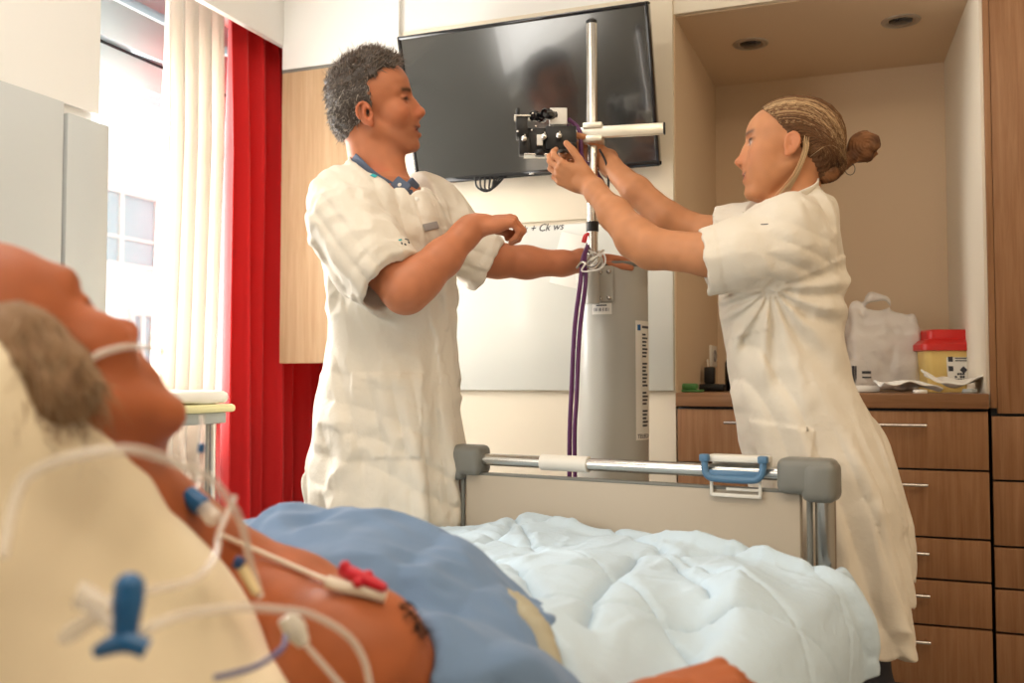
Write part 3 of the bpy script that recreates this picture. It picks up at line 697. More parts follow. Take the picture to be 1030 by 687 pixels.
MB().mm((-.27, -.15, .18), (.06, .15, .20), .005, M=F).build('shelf', M['grey_leg'], t)
fd = S(); fd.u(Box((0, 0, 0), (.17, .17, .016), r=.014), .01); fd.disp = lambda P, D: .004 * vnoise(P, 14, 2) + .002 * vnoise(P, 40, 3)
V, Q = surface(fd, .006); V = V + np.array([-.085, 0, zt + .026]); V = np.array([F @ Vector(x) for x in V])
o = link('folded_towel', np_mesh('folded_towel', V, Q), M['white_plastic']); tag(o, 'white folded towel on the yellow edged side table', 'towel')

# ---------------------------------------------------------------- gas cylinder, pole and measuring head
c = PX(616, 400, 2.72); c[2] = 0; cw = CW(c); R_ = .101; TOP = PX(616, 266, 2.72)[2]
cyl = empty('equipment_column', cw, 'tall light grey cylindrical equipment column behind the bed', 'cylinder')
MB().lathe([(0, .05), (R_ - .004, .05), (R_, .056), (R_, TOP - .014)], cw, n=64).build('body', M['grey_tube'], cyl)
MB().lathe([(R_ - .002, TOP - .014), (R_ + .001, TOP - .012), (R_ + .001, TOP - .003), (R_ - .004, TOP), (0, TOP)], cw, n=64).build('lid', M['cap'], cyl)
MB().lathe([(0, 0), (.20, 0), (.205, .01), (.20, .03), (.11, .05), (0, .05)], cw, n=48).build('base', M['black'], cyl)
def onc(u, v, lift=.001):   # point on the column's skin seen at pixel (u, v)
    z = PX(u, v, 2.63)[2]; x = (u - 616) / FPX * 2.64; x = max(-R_ * .995, min(R_ * .995, x)); th = math.asin(x / R_)
    return c + np.array([(R_ + lift) * math.sin(th), -(R_ + lift) * math.cos(th), z]), th
def wrap(name, u0, u1, v0, v1, m, parent, lift=.0012):
    (p0, a0), (p1, a1) = onc(u0, v0), onc(u1, v1); z1, z0 = p0[2], p1[2]; b = MB(); n = 16; V = []
    for z in (z0, z1):
        for i in range(n + 1):
            a = a0 + (a1 - a0) * i / n; V.append(CW(c + np.array([(R_ + lift) * math.sin(a), -(R_ + lift) * math.cos(a), z])))
    return b.add(V, [(i, i + 1, n + 2 + i, n + 1 + i) for i in range(n)]).build(name, m, parent)
lab = wrap('instruction_label', 636, 652, 322, 443, M['paper'], cyl)
b = MB()
def mark(b, u0, u1, v0, v1, lift=.0022):
    (p0, a0), (p1, a1) = onc(u0, v0, lift), onc(u1, v1, lift); V = []
    for z in (p1[2], p0[2]):
        for i in range(5):
            a = a0 + (a1 - a0) * i / 4; V.append(CW(c + np.array([(R_ + lift) * math.sin(a), -(R_ + lift) * math.cos(a), z])))
    b.add(V, [(i, i + 1, 6 + i, 5 + i) for i in range(4)])
for k in range(26):
    v = 335 + k * 3.7
    if k in (7, 15, 20): continue
    mark(b, 643.2, 644 + 6.2 * (0.55 + .45 * ((k * 37) % 10) / 10), v, v + 1.9)
b.build('print', M['label_ink'], lab)
b = MB(); mark(b, 638, 641.5, 326, 332); b.build('blue_mark', M['blue_clip'], lab); b = MB(); mark(b, 643, 651, 327, 329.5); b.build('heading', M['label_ink'], lab)
(p_, a_) = onc(637.5, 441, .0022); text('lettering', 'TELED', .016, Matrix.Translation(CW(p_)) @ Matrix.Rotation(YAW + a_ + .12, 4, 'Z') @ Matrix.Rotation(math.pi / 2, 4, 'X'), M['label_ink'], lab)
lab2 = wrap('barcode_label', 593, 612, 305, 316, M['paper'], cyl)
b = MB()
for k, wd_ in enumerate((.5, .9, .4, .6, 1.1, .4, .8, .5, .9, .5, .5)): mark(b, 595 + k * 1.35, 595 + k * 1.35 + wd_ * .8, 309.5, 313)
mark(b, 597, 607, 306.3, 307.6); b.build('barcode', M['label_ink'], lab2)
# mast bracket
pole_c = PX(597, 280, 2.58); pc = np.array([pole_c[0], c[1] - R_ - .022, 0.]); zb = lambda v: PX(597, v, 2.58)[2]
def pw(z, dx=0, df=0): return CW(pc + np.array([dx, df, z]))
FR = Matrix(((CY, -SY, 0, 0), (SY, CY, 0, 0), (0, 0, 1, 0), (0, 0, 0, 1)))
b = MB(); b.mm((pc[0] - .012, pc[1] + .014, zb(302)), (pc[0] + .058, pc[1] + .034, zb(265)), .003, M=FR)
b.build('mounting_plate', M['grey_tube'], cyl)
b = MB(); b.tube([pw(zb(305)), pw(zb(270))], .0195, 20); b.mm((pc[0] - .018, pc[1], zb(303)), (pc[0] + .018, pc[1] + .03, zb(274)), .004, M=FR); b.build('mast_socket', M['grey_tube'], cyl)
for dx, v in ((.022, 272), (.045, 271), (.022, 299), (.045, 298)):
    p = pw(zb(v), dx, .014); MB().lathe([(0, -.002), (.0055, -.002), (.0065, .003), (.004, .006), (0, .007)], p, axis=tuple(CW(np.array([0, -1., 0]))), n=6).build('bolt', M['chrome'], cyl)
# the mast and its arm
mast = empty('instrument_mast', pw(zb(300)), 'vertical steel mast with a horizontal metal arm clamped across it', 'stand')
ztop = zb(13); MB().tube([pw(zb(304)), pw(ztop - .004), pw(ztop)], [.0148, .0148, .0135], 24).build('pole', M['chrome'], mast)
MB().lathe([(.0, .006), (.010, .005), (.0155, 0), (.0155, -.008), (0, -.008)], pw(ztop + .001), n=24).build('end_cap', M['black'], mast)
za = zb(131.5); arm_dir = np.array([.96, -.22, .0]); arm_dir /= np.linalg.norm(arm_dir)
MA = FR @ Matrix(((arm_dir[0], -arm_dir[1], 0, pc[0]), (arm_dir[1], arm_dir[0], 0, pc[1] - .027), (0, 0, 1, za), (0, 0, 0, 1)))
MB().mm((-.072, -.008, -.015), (.188, .008, .015), .002, M=MA).build('cross_arm', M['alu_bar'], mast)
MB().mm((.188, -.0085, -.0155), (.193, .0085, .0155), .002, M=MA).build('arm_end_cap', M['black'], mast)
b = MB(); b.mm((-.026, -.014, .010), (.026, .05, .026), .003, M=MA); b.mm((-.026, -.014, -.026), (.026, .05, -.010), .003, M=MA); b.mm((-.024, .008, -.012), (.024, .05, .012), .002, M=MA); b.build('clamp', M['alu_bar'], mast)
MB().tube([pw(zb(221)), pw(zb(231))], .0168, 20).build('tape_band', M['black'], mast)
# measuring head: a cluster of small cameras and knobs
hd = empty('measuring_head', PW(550, 135, 2.55), 'black cluster of lenses and silver knobs on the arm\'s left end', 'instrument')
def hb(u0, u1, v0, v1, d0, d1, bev=.003):
    a = PX(u0, v1, d0); b_ = PX(u1, v0, d0); return MB().mm((a[0], a[1], a[2]), (b_[0], a[1] + (d1 - d0), b_[2]), bev, M=FR)
hb(549, 580, 126, 150, 2.555, 2.60).build('body', M['black'], hd); hb(529, 553, 128, 156, 2.565, 2.61).build('body', M['black'], hd)
hb(519, 531, 115, 137, 2.55, 2.60).build('camera_block', M['black'], hd); hb(522, 533, 137, 155, 2.555, 2.59).build('camera_block', M['black'], hd)
hb(553, 570.5, 108, 125, 2.575, 2.62, .002).build('camera_housing', M['white_plastic'], hd)
hb(517, 534, 115.2, 117, 2.548, 2.60, .001).build('shelf_plate', M['chrome'], hd)
hb(527, 556, 154, 156, 2.55, 2.59, .001).build('base_plate', M['chrome'], hd); hb(540, 546, 135, 146, 2.552, 2.56, .001).build('scale_plate', M['white_plastic'], hd)
fd_ = tuple(CW(np.array([-.62, -.75, -.05])))
for u, v, r, ln in ((541, 119, .0135, .05), (555, 117.5, .0145, .06)):
    MB().lathe([(0, 0), (r * .8, 0), (r, .004), (r, ln * .35), (r * .85, ln * .38), (r * .85, ln * .6), (r, ln * .64), (r, ln * .95), (r * .75, ln), (r * .6, ln * .9), (0, ln * .88)], PW(u + 6, v, 2.60), axis=fd_, n=28).build('lens_barrel', M['gloss_black'], hd)
for u, v in ((528, 141), (548, 139), (563, 138)):
    MB().lathe([(0, 0), (.004, 0), (.004, .008), (.0075, .009), (.0085, .012), (.0075, .019), (.003, .021), (0, .021)], PW(u, v, 2.558), axis=tuple(CW(np.array([-.15, -1, 0]))), n=24).build('knob', M['chrome'], hd)
    MB().tube([PW(u, v - 6, 2.552), PW(u, v - 1, 2.552)], .0025, 10).build('screw', M['chrome'], hd)
for u, v, r in ((543, 154, .016), (574, 147, .017), (521, 112, .006)):
    MB().lathe([(0, -.008), (r * .8, -.008), (r, -.004), (r, .004), (r * .8, .008), (0, .008)], PW(u, v, 2.56), n=26).build('adjuster', M['black'], hd)
for u, v in ((521, 132), (535, 131), (539, 127), (536, 114)): MB().sphere(PW(u, v, 2.548), .0035, sub=2).build('screw', M['chrome'], hd)
for i, (pts, r) in enumerate((([(584, 283, 2.50), (578, 330, 2.50), (575, 390, 2.50), (573, 440, 2.50), (573, 520, 2.5), (574, 640, 2.5)], .0062), ([(589, 284, 2.505), (583, 335, 2.50), (580, 400, 2.49), (578, 440, 2.49), (579, 520, 2.49), (580, 640, 2.49)], .0056))):
    up = [(572, 120, 2.62), (583, 132, 2.6), (586, 160, 2.60), (601, 175, 2.66), (604, 205, 2.67), (597, 236, 2.66), (587, 258, 2.56)] if i == 0 else [(570, 126, 2.6), (578, 140, 2.63), (590, 165, 2.66), (607, 185, 2.67), (603, 215, 2.68), (592, 244, 2.64), (588, 262, 2.55)]
    o = tubep(up + pts, r, 'cable', M['purple'])
    tag(o, ('purple cable running down the mast, left one beside the column', 'purple cable running down the mast, right one nearest the column')[i], 'cable', 'purple cables')
o = tubep([(603, 150, 2.6), (610, 165, 2.6), (612, 185, 2.6), (610, 200, 2.6), (604, 222, 2.585)], .003, 'cable', M['black']); tag(o, 'thin black wire tied to the steel mast above the black tape', 'cable')
b = MB(); random.seed(3)
pts = []
for k in range(7 * 14 + 1):
    a = 2 * math.pi * k / 14; q_ = k / 14; pts.append(pw(zb(262) + .013 * math.sin(a * 2 + q_) + .006 * (q_ - 3), (.022 + .006 * math.sin(q_ * 2) ** 2) * math.cos(a), (.021 + .003 * math.sin(q_ * 3)) * math.sin(a)))
pts += [PW(594, 262, 2.5), PW(606, 255, 2.49), PW(609, 263, 2.49), PW(604, 270, 2.49), PW(592, 273, 2.49), PW(585, 272, 2.5), PW(589, 265, 2.5)]
b.tube(pts, .0024, 8, 4)
o = b.build('white_cord', M['cord']); tag(o, 'white cord knotted around the mast at the top of the column', 'cord')
b = MB(); b.tube([PW(580, 269, 2.53), PW(586, 264, 2.51), PW(594, 268, 2.505), PW(601, 264, 2.50), PW(601, 258, 2.50), PW(596, 256, 2.5)], .0042, 10, 5); o = b.build('hook', M['chrome']); tag(o, 'small steel hook under the white cord on the column', 'hook')
o = MB().tube([PW(587, 244, 2.52), PW(589, 238, 2.52), PW(592, 235, 2.525)], [.006, .007, .004], 12, 4).build('cable_plug', M['reddish']); tag(o, 'small red plug tucked behind the mast above the white cord', 'plug')

# ---------------------------------------------------------------- things on the worktop
WZ = .94
def WT(u, y):      # point on the worktop at photo column u and wall distance y
    k = (u - 515) / FPX; dd = y / (CY + k * SY); return np.array([dd * (k * CY - SY), y, WZ])
p = WT(950, 3.42); t = empty('sharps_container', p, 'yellow sharps container with red lid and printed label on the worktop', 'container')
def rrect(hx, hy, r, z, n=6):
    pts = []
    for cx, cy, a0 in ((hx - r, hy - r, 0), (-hx + r, hy - r, 90), (-hx + r, -hy + r, 180), (hx - r, -hy + r, 270)):
        for i in range(n + 1):
            a = math.radians(a0 + 90 * i / n); pts.append((cx + r * math.cos(a), cy + r * math.sin(a), z))
    return pts
def stack(rings, M4, close=True):
    V = [M4 @ Vector(x) for r in rings for x in r]; n = len(rings[0]); F = [(i * n + j, i * n + (j + 1) % n, (i + 1) * n + (j + 1) % n, (i + 1) * n + j) for i in range(len(rings) - 1) for j in range(n)]
    if close: F += [tuple(range(n))[::-1], tuple((len(rings) - 1) * n + j for j in range(n))]
    return MB().add([x[:] for x in V], F)
MS = Matrix.Translation(p) @ Matrix.Rotation(YAW * .9, 4, 'Z')
stack([rrect(.068, .055, .02, .0), rrect(.070, .057, .02, .004), rrect(.084, .066, .022, .135)], MS).build('body', M['sharps_yellow'], t)
stack([rrect(.086, .068, .022, .130), rrect(.096, .076, .024, .133), rrect(.096, .076, .024, .152), rrect(.082, .062, .022, .164), rrect(.068, .052, .02, .170), rrect(.068, .052, .02, .194), rrect(.062, .047, .02, .200)], MS).build('lid', M['sharps_red'], t)
ML = MS @ Matrix.Translation((.015, -.0635, .078)) @ Matrix.Rotation(math.radians(-5.5), 4, 'X')
lb_ = MB().mm((-.034, -.004, -.050), (.034, -.002, .045), M=ML).build('label', M['paper'], t)
b = MB(); random.seed(5)
for i in range(7):
    for j in range(3):
        if random.random() < .7: b.mm((-.028 + .008 * i, -.006, -.042 + .009 * j), (-.022 + .008 * i, -.004, -.036 + .009 * j), M=ML)
b.prism([(0, 0), (0, 0), (0, 0)], 0, 0) if False else None
b.mm((-.03, -.006, -.012), (-.016, -.004, .004), M=ML); b.mm((-.008, -.006, .02), (.028, -.004, .023), M=ML); b.mm((-.008, -.006, .028), (.028, -.004, .031), M=ML); b.mm((-.030, -.006, .018), (-.016, -.004, .034), M=ML)
b.add([ML @ Vector(x) for x in ((.004, -.0055, -.008), (.016, -.0055, -.02), (.028, -.0055, -.008), (.016, -.0055, .004))], [(0, 1, 2, 3)]); b.build('print', M['label_ink'], lb_)
# plastic bag of supplies
p = WT(885, 3.46); t = empty('plastic_bag', p, 'milky plastic carrier bag of supplies between the woman and the sharps container', 'bag')
sb = S(); RY = np.array(Matrix.Rotation(.25, 3, 'Z'))
sb.u(Box((0, 0, .085), (.12, .09, .085), RY, r=.03), .03).u(Box((.0, .0, .17), (.105, .06, .03), RY, r=.02), .03); sb.u(Cone((-.08, -.02, .215), (.02, -.02, .225), .018, .018), .05).u(Cone((-.02, -.02, .24), (.015, -.02, .235), .012, .012), .03)
sb.sub(Ell((-.005, -.02, .228), (.03, .09, .008)), .006)
sb.disp = lambda P, D: .008 * vnoise(P, 14, 1) + .006 * (1 - 2 * np.abs(vnoise(P, 22, 2)))
V, Q = surface(sb, .006); V[:, 2] *= 1.28; V += p; o = link('film', np_mesh('film', V, Q), M['bag'], t)
p2 = WT(862, 3.36); b = MB(); Mb = Matrix.Translation(p2) @ Matrix.Rotation(.3, 4, 'Z'); b.mm((-.045, -.012, 0), (.045, .012, .105), .006, M=Mb); t2 = empty('supply_packet', p2, 'clear packet with black print leaning on the plastic bag', 'packet'); b.build('packet', M['bag'], t2)
b = MB(); b.mm((-.020, -.0145, .03), (-.012, -.0125, .085), M=Mb); b.mm((-.010, -.0145, .03), (-.006, -.0125, .085), M=Mb); b.mm((.012, -.0145, .06), (.04, -.0125, .068), M=Mb); b.mm((.012, -.0145, .045), (.04, -.0125, .05), M=Mb); b.build('print', M['label_ink'], t2)
p3 = WT(866, 3.2); o = MB().mm((-.05, -.03, 0), (.05, .03, .022), .008, M=Matrix.Translation(p3) @ Matrix.Rotation(.3, 4, 'Z')).build('flat_box', M['white_plastic']); tag(o, 'small flat white box in front of the plastic bag', 'box')
# folded papers
def sheet(name, u, y, wx, wy, seed, rot, lift, amp, label):
    p = WT(u, y); nx, ny = 40, 30; rs = np.random.default_rng(seed); X, Y = np.meshgrid(np.linspace(-1, 1, nx), np.linspace(-1, 1, ny))
    Z = amp * (.5 + .5 * np.sin(X * 2.4 + rs.uniform(0, 6)) * np.cos(Y * 1.3 + .5)) + amp * .5 * np.abs(X) ** 2 * (X * rs.choice([-1, 1]) > 0) + .004 * np.sin(X * 7 + Y * 4)
    Z = Z - Z.min() + lift + .002; c_, s2 = math.cos(rot), math.sin(rot)
    V = np.stack([p[0] + (X * wx * c_ - Y * wy * s2), p[1] + (X * wx * s2 + Y * wy * c_), WZ + Z], -1).reshape(-1, 3); I = np.arange(nx * ny).reshape(ny, nx)
    o = link(name, np_mesh(name, V, np.stack([I[:-1, :-1], I[:-1, 1:], I[1:, 1:], I[1:, :-1]], -1).reshape(-1, 4)), M['paper']); s = o.modifiers.new('thickness', 'SOLIDIFY'); s.thickness = .004; s.offset = 1
    return tag(o, label, 'paper', 'loose papers on the worktop')
sheet('folded_paper', 912, 3.13, .082, .075, 2, .2, .001, .030, 'creased white paper lying left in front of the sharps container')
sheet('folded_paper', 960, 3.13, .088, .075, 5, -.1, .012, .036, 'curled white paper lying right of the other, below the red lidded container')
p4 = WT(925, 3.02); o = MB().lathe([(0, 0), (.018, 0), (.020, .004), (.018, .010), (0, .011)], p4, n=28).build('round_cap', M['white_plastic']); tag(o, 'small round white cap at the worktop edge under the papers', 'cap')
p4 = WT(975, 3.05); o = MB().lathe([(0, 0), (.019, 0), (.021, .004), (.019, .012), (0, .013)], p4, n=28).build('round_cap', M['grey_leg']); tag(o, 'small round grey cap beside the papers near the tall cabinet', 'cap')
# socket and charger at the left end of the niche
zs = PX(706, 358, 3.6)[2]
o = empty('wall_socket', (XL + .004, 3.66, zs), 'beige wall socket inside the left wall of the niche', 'socket')
MB().mm((XL + .003, 3.60, zs - .04), (XL + .014, 3.72, zs + .04), .004).build('plate', M['white_plastic'], o)
MB().lathe([(0, .0), (.022, .0), (.022, .004), (.018, .004), (.017, -.004), (0, -.004)], (XL + .014, 3.66, zs), axis=(1, 0, 0), n=24).build('outlet', M['badge'], o)
p = WT(712, 3.42); t = empty('charger', p, 'black plug-in charger on a flat black base by the wall socket', 'charger')
MB().mm((-.04, -.035, 0), (.06, .035, .026), .008, M=Matrix.Translation(p)).build('base', M['black'], t); MB().mm((-.012, -.018, .026), (.024, .018, .085), .006, M=Matrix.Translation(p)).build('plug', M['black'], t)
MB().tube([p + np.array((.0, 0, .084)), p + np.array((-.01, .05, .11)), p + np.array((-.02, .12, .105))], .003, 8, 6).build('wire', M['white_plastic'], t)
p = WT(737, 3.5); t = empty('soap_dispenser', p, 'small dark bottle with chrome rim at the woman\'s back pocket side', 'bottle'); t['label'] = 'small dark bottle with a pale rim behind the woman, beside the black charger'
MB().lathe([(0, 0), (.026, 0), (.028, .004), (.028, .10), (.018, .118), (.012, .122), (0, .122)], p, n=30).build('body', M['gloss_black'], t); MB().lathe([(.012, .120), (.016, .121), (.016, .14), (.010, .145), (0, .146)], p, n=24).build('neck', M['chrome'], t)
p = WT(692, 3.10); o = MB().mm((-.03, -.03, 0), (.045, .04, .008), .003, M=Matrix.Translation(p)).mm((-.02, -.02, .008), (.03, .03, .028), .008, M=Matrix.Translation(p)).build('soap_pad', M['green']); tag(o, 'small green pad at the left end of the worktop', 'pad')
# ---------------------------------------------------------------- people
class Patch:
    """cloth laid on a base surface: base grown by `lift`, kept only inside a region"""
    def __init__(s, base, region, lift): s.base = base; s.reg = region; s.lift = lift; s.B = region.B
    def d(s, P): return np.maximum(s.base.d(P) - s.lift, s.reg.d(P))
def unit(v): v = np.asarray(v, float); return v / np.linalg.norm(v)
def frame(fwd, up):
    f = unit(fwd); u = np.asarray(up, float); u = unit(u - f * u.dot(f)); return np.stack([f, np.cross(u, f), u], 1)
def mirror(R, y): return R if y > 0 else R * np.array([1, -1, 1])
class Head:
    def __init__(s, o, fwd, up, sc): s.o = np.asarray(o, float); s.R = frame(fwd, up); s.s = sc
    def __call__(s, *p): return s.o + s.R @ (s.s * np.asarray(p, float))
    def inv(s, P): return (P - s.o) @ s.R / s.s
    def ell(s, c, r, rot=None): return Ell(s(*c), np.asarray(r) * s.s, s.R if rot is None else s.R @ rot)
    def sph(s, c, r): return Sph(s(*c), r * s.s)
    def cone(s, a, b, ra, rb): return Cone(s(*a), s(*b), ra * s.s, rb * s.s)
def rotz(a): return np.array([[math.cos(a), -math.sin(a), 0], [math.sin(a), math.cos(a), 0], [0, 0, 1]])
def roty(a): return np.array([[math.cos(a), 0, math.sin(a)], [0, 1, 0], [-math.sin(a), 0, math.cos(a)]])
def rotx(a): return np.array([[1, 0, 0], [0, math.cos(a), -math.sin(a)], [0, math.sin(a), math.cos(a)]])

def head_prims(S_, H, male=True, mouth_open=.0, smile=0., lid=.5, ear=(0, 0), top=.132, es=.9):
    u, sub = S_.u, S_.sub
    u(H.ell((.0, 0, (top - .042) / 2), (.097, .076, (top + .042) / 2)), .02); u(H.ell((.036, 0, .048 - .4 * (.132 - top)), (.058, .062, .060 - .4 * (.132 - top))), .02)
    u(H.ell((-.04, 0, -.005), (.055, .062, .06)), .03)
    u(H.ell((.044, 0, -.018), (.048, .059, .066)), .02); u(H.ell((.046, 0, -.062), (.043, .045, .044)), .02)
    jw = .058 if male else .050
    for y in (1, -1):
        u(H.cone((.004, y * jw, -.045), (.068, y * .024, -.098), .015, .014), .025)
        u(H.ell((.060, y * .042, -.018), (.027, .022, .026)), .02)
        u(H.cone((.090, y * .014, .031), (.068, y * .046, .034), .0095 if male else .0065, .0085 if male else .006), .012)
    u(H.ell((.082, 0, -.096), (.016, .020, .015)), .02)
    u(H.ell((.076, 0, -.056), (.026, .031, .030)), .015)
    for y in (1, -1): sub(H.ell((.101, y * .033, .015), (.020, .017, .0115)), .014)
    if male: u(H.cone((.091, 0, .022), (.111, 0, -.017), .0075, .0105), .012)
    else: u(H.cone((.089, 0, .018), (.108, 0, -.021), .0062, .0085), .012)
    nt = (.115, 0, -.022) if male else (.1145, 0, -.025)
    u(H.sph(nt, .0108 if male else .0082), .008); u(H.cone((.108, 0, -.032), (.098, 0, -.040), .005, .006), .008)
    for y in (1, -1):
        ks = 1 if male else .84
        u(H.cone((.090, y * .008, -.002), (.092, y * .013, -.028), .0085, .0100), .022)
        u(H.ell((.103 - .004 * (1 - ks), y * .0125 * ks, -.027), (.010 * ks, .0065 * ks, .0075 * ks)), .006)
        u(H.sph((.0755, y * .031, .013), .0135), .003)
        u(H.cone((.0885, y * .020, .0185), (.0800, y * .045, .0165), .0036, .003), .004); u(H.cone((.0885, y * .031, .0195), (.0800, y * .045, .0165), .0036, .003), .004)
        u(H.cone((.0865, y * .021, .0065), (.0795, y * .044, .0085), .0026, .0024), .005)
        if lid: u(H.ell((.0765, y * .031, .0155), (.0136, .0136, .0115)), .002)
        cz = -.0605 + smile * .006
        lx = -.004 * smile
        if not male: u(H.ell((.050, y * .038, -.046), (.030, .022, .030)), .03)
        u(H.cone((.1015 + lx, 0, -.0530), (.088 + lx, y * (.023 + .003 * smile), cz), .0052, .0036), .006)
        u(H.cone((.0995 + lx, 0, -.0675 - mouth_open), (.086 + lx, y * (.022 + .003 * smile), cz - .001), .0060, .0038), .006)
        sub(H.cone((.108 + lx, 0, -.0597 - mouth_open * .6), (.087 + lx, y * (.024 + .004 * smile), cz), .0016 + mouth_open * .8, .0012), .003)
        # ear
        ex, ez = ear; E = lambda a, b, c: (ex + a * es, y * (.0785 + (b - .0785) * es), ez + c * es)
        u(H.ell(E(-.009, .080, .004), (.0215 * es, .0050 * es, .031 * es), mirror(np.eye(3), y) @ (rotz(-.42) if y > 0 else rotz(.42))), .006)
        pts = []
        for k in range(11):
            a = math.radians(-70 + 26 * k); pts.append(E(-.011 + .0185 * math.cos(a + .5), .083 - .35 * .0185 * math.cos(a + .5), .010 + .0255 * math.sin(a + .5)))
        for a, b in zip(pts[:-1], pts[1:]): u(H.cone(a, b, .0040 * es, .0040 * es), .003)
        u(H.ell(E(.003, .080, -.024), (.0085 * es, .005 * es, .010 * es)), .006); u(H.cone(E(.010, .079, .002), E(.008, .080, -.010), .004 * es, .004 * es), .004)
        sub(H.ell(E(-.001, .0885, .003), (.0100 * es, .0105 * es, .0155 * es)), .003)
        u(H.cone(E(-.012, .085, .010), E(-.009, .084, -.012), .0028 * es, .0028 * es), .003)
    return S_
def face_color(H, base, lip, brow, stubble=0., red=0.25, iris=(.12, .16, .2), browz=.037, male=True, eye=1.):
    base = np.array(base); lip = np.array(lip); brow = np.array(brow)
    def f(V):
        q = H.inv(V); C = np.repeat(base[None], len(V), 0); x, y, z = q.T; ay = np.abs(y)
        C = C * (1 + .07 * vnoise(V, 60, 1)[:, None] + .05 * vnoise(V, 22, 2)[:, None])
        inh = (np.abs(x) < .14) & (ay < .1) & (np.abs(z) < .15)
        mix = lambda C, c, w: C * (1 - w[:, None]) + np.asarray(c) * w[:, None]
        sm = lambda v, a, b: np.clip((v - a) / (b - a), 0, 1)
        rd = base * np.array([1.08, .72, .70])
        C = mix(C, rd, inh * red * np.maximum.reduce([np.exp(-((x - .07) / .03) ** 2 - ((ay - .045) / .02) ** 2 - ((z + .02) / .022) ** 2), np.exp(-((x - .11) / .016) ** 2 - (z + .022) ** 2 / .018 ** 2), sm(ay, .074, .082) * (np.abs(x) < .04)]))
        if stubble: C = mix(C, base * .72 + np.array([.02, .02, .02]), inh * stubble * sm(-z, .03, .05) * sm(x, .015, .04) * (1 - sm(-z, .11, .13)))
        lw = inh * np.exp(-((z + .0600) / .0085) ** 4) * np.exp(-(ay / .023) ** 6) * sm(x, .083, .090); C = mix(C, lip, .85 * lw)
        gap = inh * np.exp(-((z + .0600 - .005 * ay / .02) / (.0036 if male else .0026)) ** 2) * np.exp(-(ay / .026) ** 6) * sm(x, .076, .081); C = mix(C, (.05, .010, .008), .95 * gap)
        if not male:
            tee = inh * np.exp(-((z + .0632 - .006 * ay / .02) / .0018) ** 2) * np.exp(-(ay / .020) ** 6) * sm(x, .08, .085); C = mix(C, (.62, .52, .44), .75 * tee)
        bw = inh * np.exp(-((z - browz - .14 * (ay - .03) * (ay < .034)) / (.0055 if male else .0040)) ** 2) * sm(ay, .008, .014) * (1 - sm(ay, .046, .054)) * sm(x, .055, .065); C = mix(C, brow, .95 * bw)
        nos_dark = inh * np.exp(-((x - .107) / .0045) ** 2 - ((ay - .0085) / .004) ** 2 - ((z + .0345) / .0028) ** 2); C = mix(C, base * .12, .9 * nos_dark)  # dark of the nostrils put into the colour, no holes carved
        lash = inh * np.exp(-((z - (.0130 if male else .0165)) / .0034) ** 2) * np.exp(-((ay - .033) / .014) ** 4) * sm(x, .072, .076); C = mix(C, brow * .22, .95 * lash)
        eb = inh * np.exp(-((z - .0100) / .0036) ** 4) * np.exp(-((ay - .032) / .012) ** 4) * sm(x, .076, .080)
        sock_shade = inh * np.exp(-((z - .016) / .009) ** 2) * np.exp(-((ay - .030) / .014) ** 4) * sm(x, .066, .074); C = mix(C, base * np.array([.62, .46, .42]), (.75 if male else .35) * sock_shade)  # eye socket shading painted into the skin colour
        C = mix(C, (.60, .52, .46), .75 * eye * eb); C = mix(C, (.02, .025, .035), eye * eb * np.exp(-((ay - .030) / .0062) ** 4)); C = mix(C, brow * .15, .95 * lash)
        return np.clip(C, 0, 1)
    return f

def hand_prims(S_, wrist, x, z, left, sc=1., curls=((25, 35, 25),) * 4, thumb=(.62, .62, -.48), tb=(25, 20), spread=.05):
    """x: fingers, z: back of the hand; the thumb leaves the side of the palm"""
    x = unit(x); z = np.asarray(z, float); z = unit(z - x * z.dot(x)); y = np.cross(x, z) if left else np.cross(z, x)
    R = np.stack([x, y, z], 1); T = lambda p: wrist + R @ (np.asarray(p, float) * sc)
    S_.u(Cone(T((-.02, 0, 0)), T((.018, 0, 0)), .0275 * sc, .026 * sc), .015)
    S_.u(Ell(T((.048, .002, 0)), np.array((.047, .037, .0145)) * sc, R), .015)
    S_.u(Ell(T((.030, .026, -.006)), np.array((.034, .017, .016)) * sc, R), .012); S_.u(Ell(T((.035, -.024, -.005)), np.array((.036, .014, .014)) * sc, R), .012)
    fy = (.029, .0095, -.010, -.028); fl = (.072, .080, .074, .058); fx = (.088, .092, .087, .078); fr = (.0088, .0092, .0087, .0076)
    for i in range(4):
        b = np.array((fx[i], fy[i], .001)); S_.u(Cone(T((fx[i] - .035, fy[i] * .75, .004)), T(b), .010 * sc, (fr[i] + .0018) * sc), .008)
        ang = 0; yaw = (1.5 - i) * spread; p = b; seg = (.46, .30, .24); r = fr[i]; F = S()
        for j in range(3):
            ang += math.radians(curls[i][j]); d_ = np.array((math.cos(ang) * math.cos(yaw), math.sin(yaw) * math.cos(ang), -math.sin(ang)))
            n_ = p + d_ * fl[i] * seg[j]; r2 = r * .93; F.u(Cone(T(p), T(n_), r * sc, r2 * sc), .003); F.u(Sph(T(p), r * 1.06 * sc), .003); p = n_; r = r2
        S_.u(F, .0035)
    b = np.array((.020, .030, -.006)); t1 = unit(thumb); p1 = b + t1 * .036; v = R.T  # thumb bends towards the fingers
    q1 = unit(t1 + np.array((math.tan(math.radians(tb[0])), 0, 0))); p2 = p1 + q1 * .032; q2 = unit(q1 + np.array((math.tan(math.radians(tb[1])), -.1, 0))); p3 = p2 + q2 * .026
    F = S(); F.u(Cone(T(b), T(p1), .0145 * sc, .0112 * sc), .004).u(Cone(T(p1), T(p2), .0112 * sc, .0100 * sc), .003).u(Cone(T(p2), T(p3), .0100 * sc, .0082 * sc), .003); S_.u(F, .007)
    return T

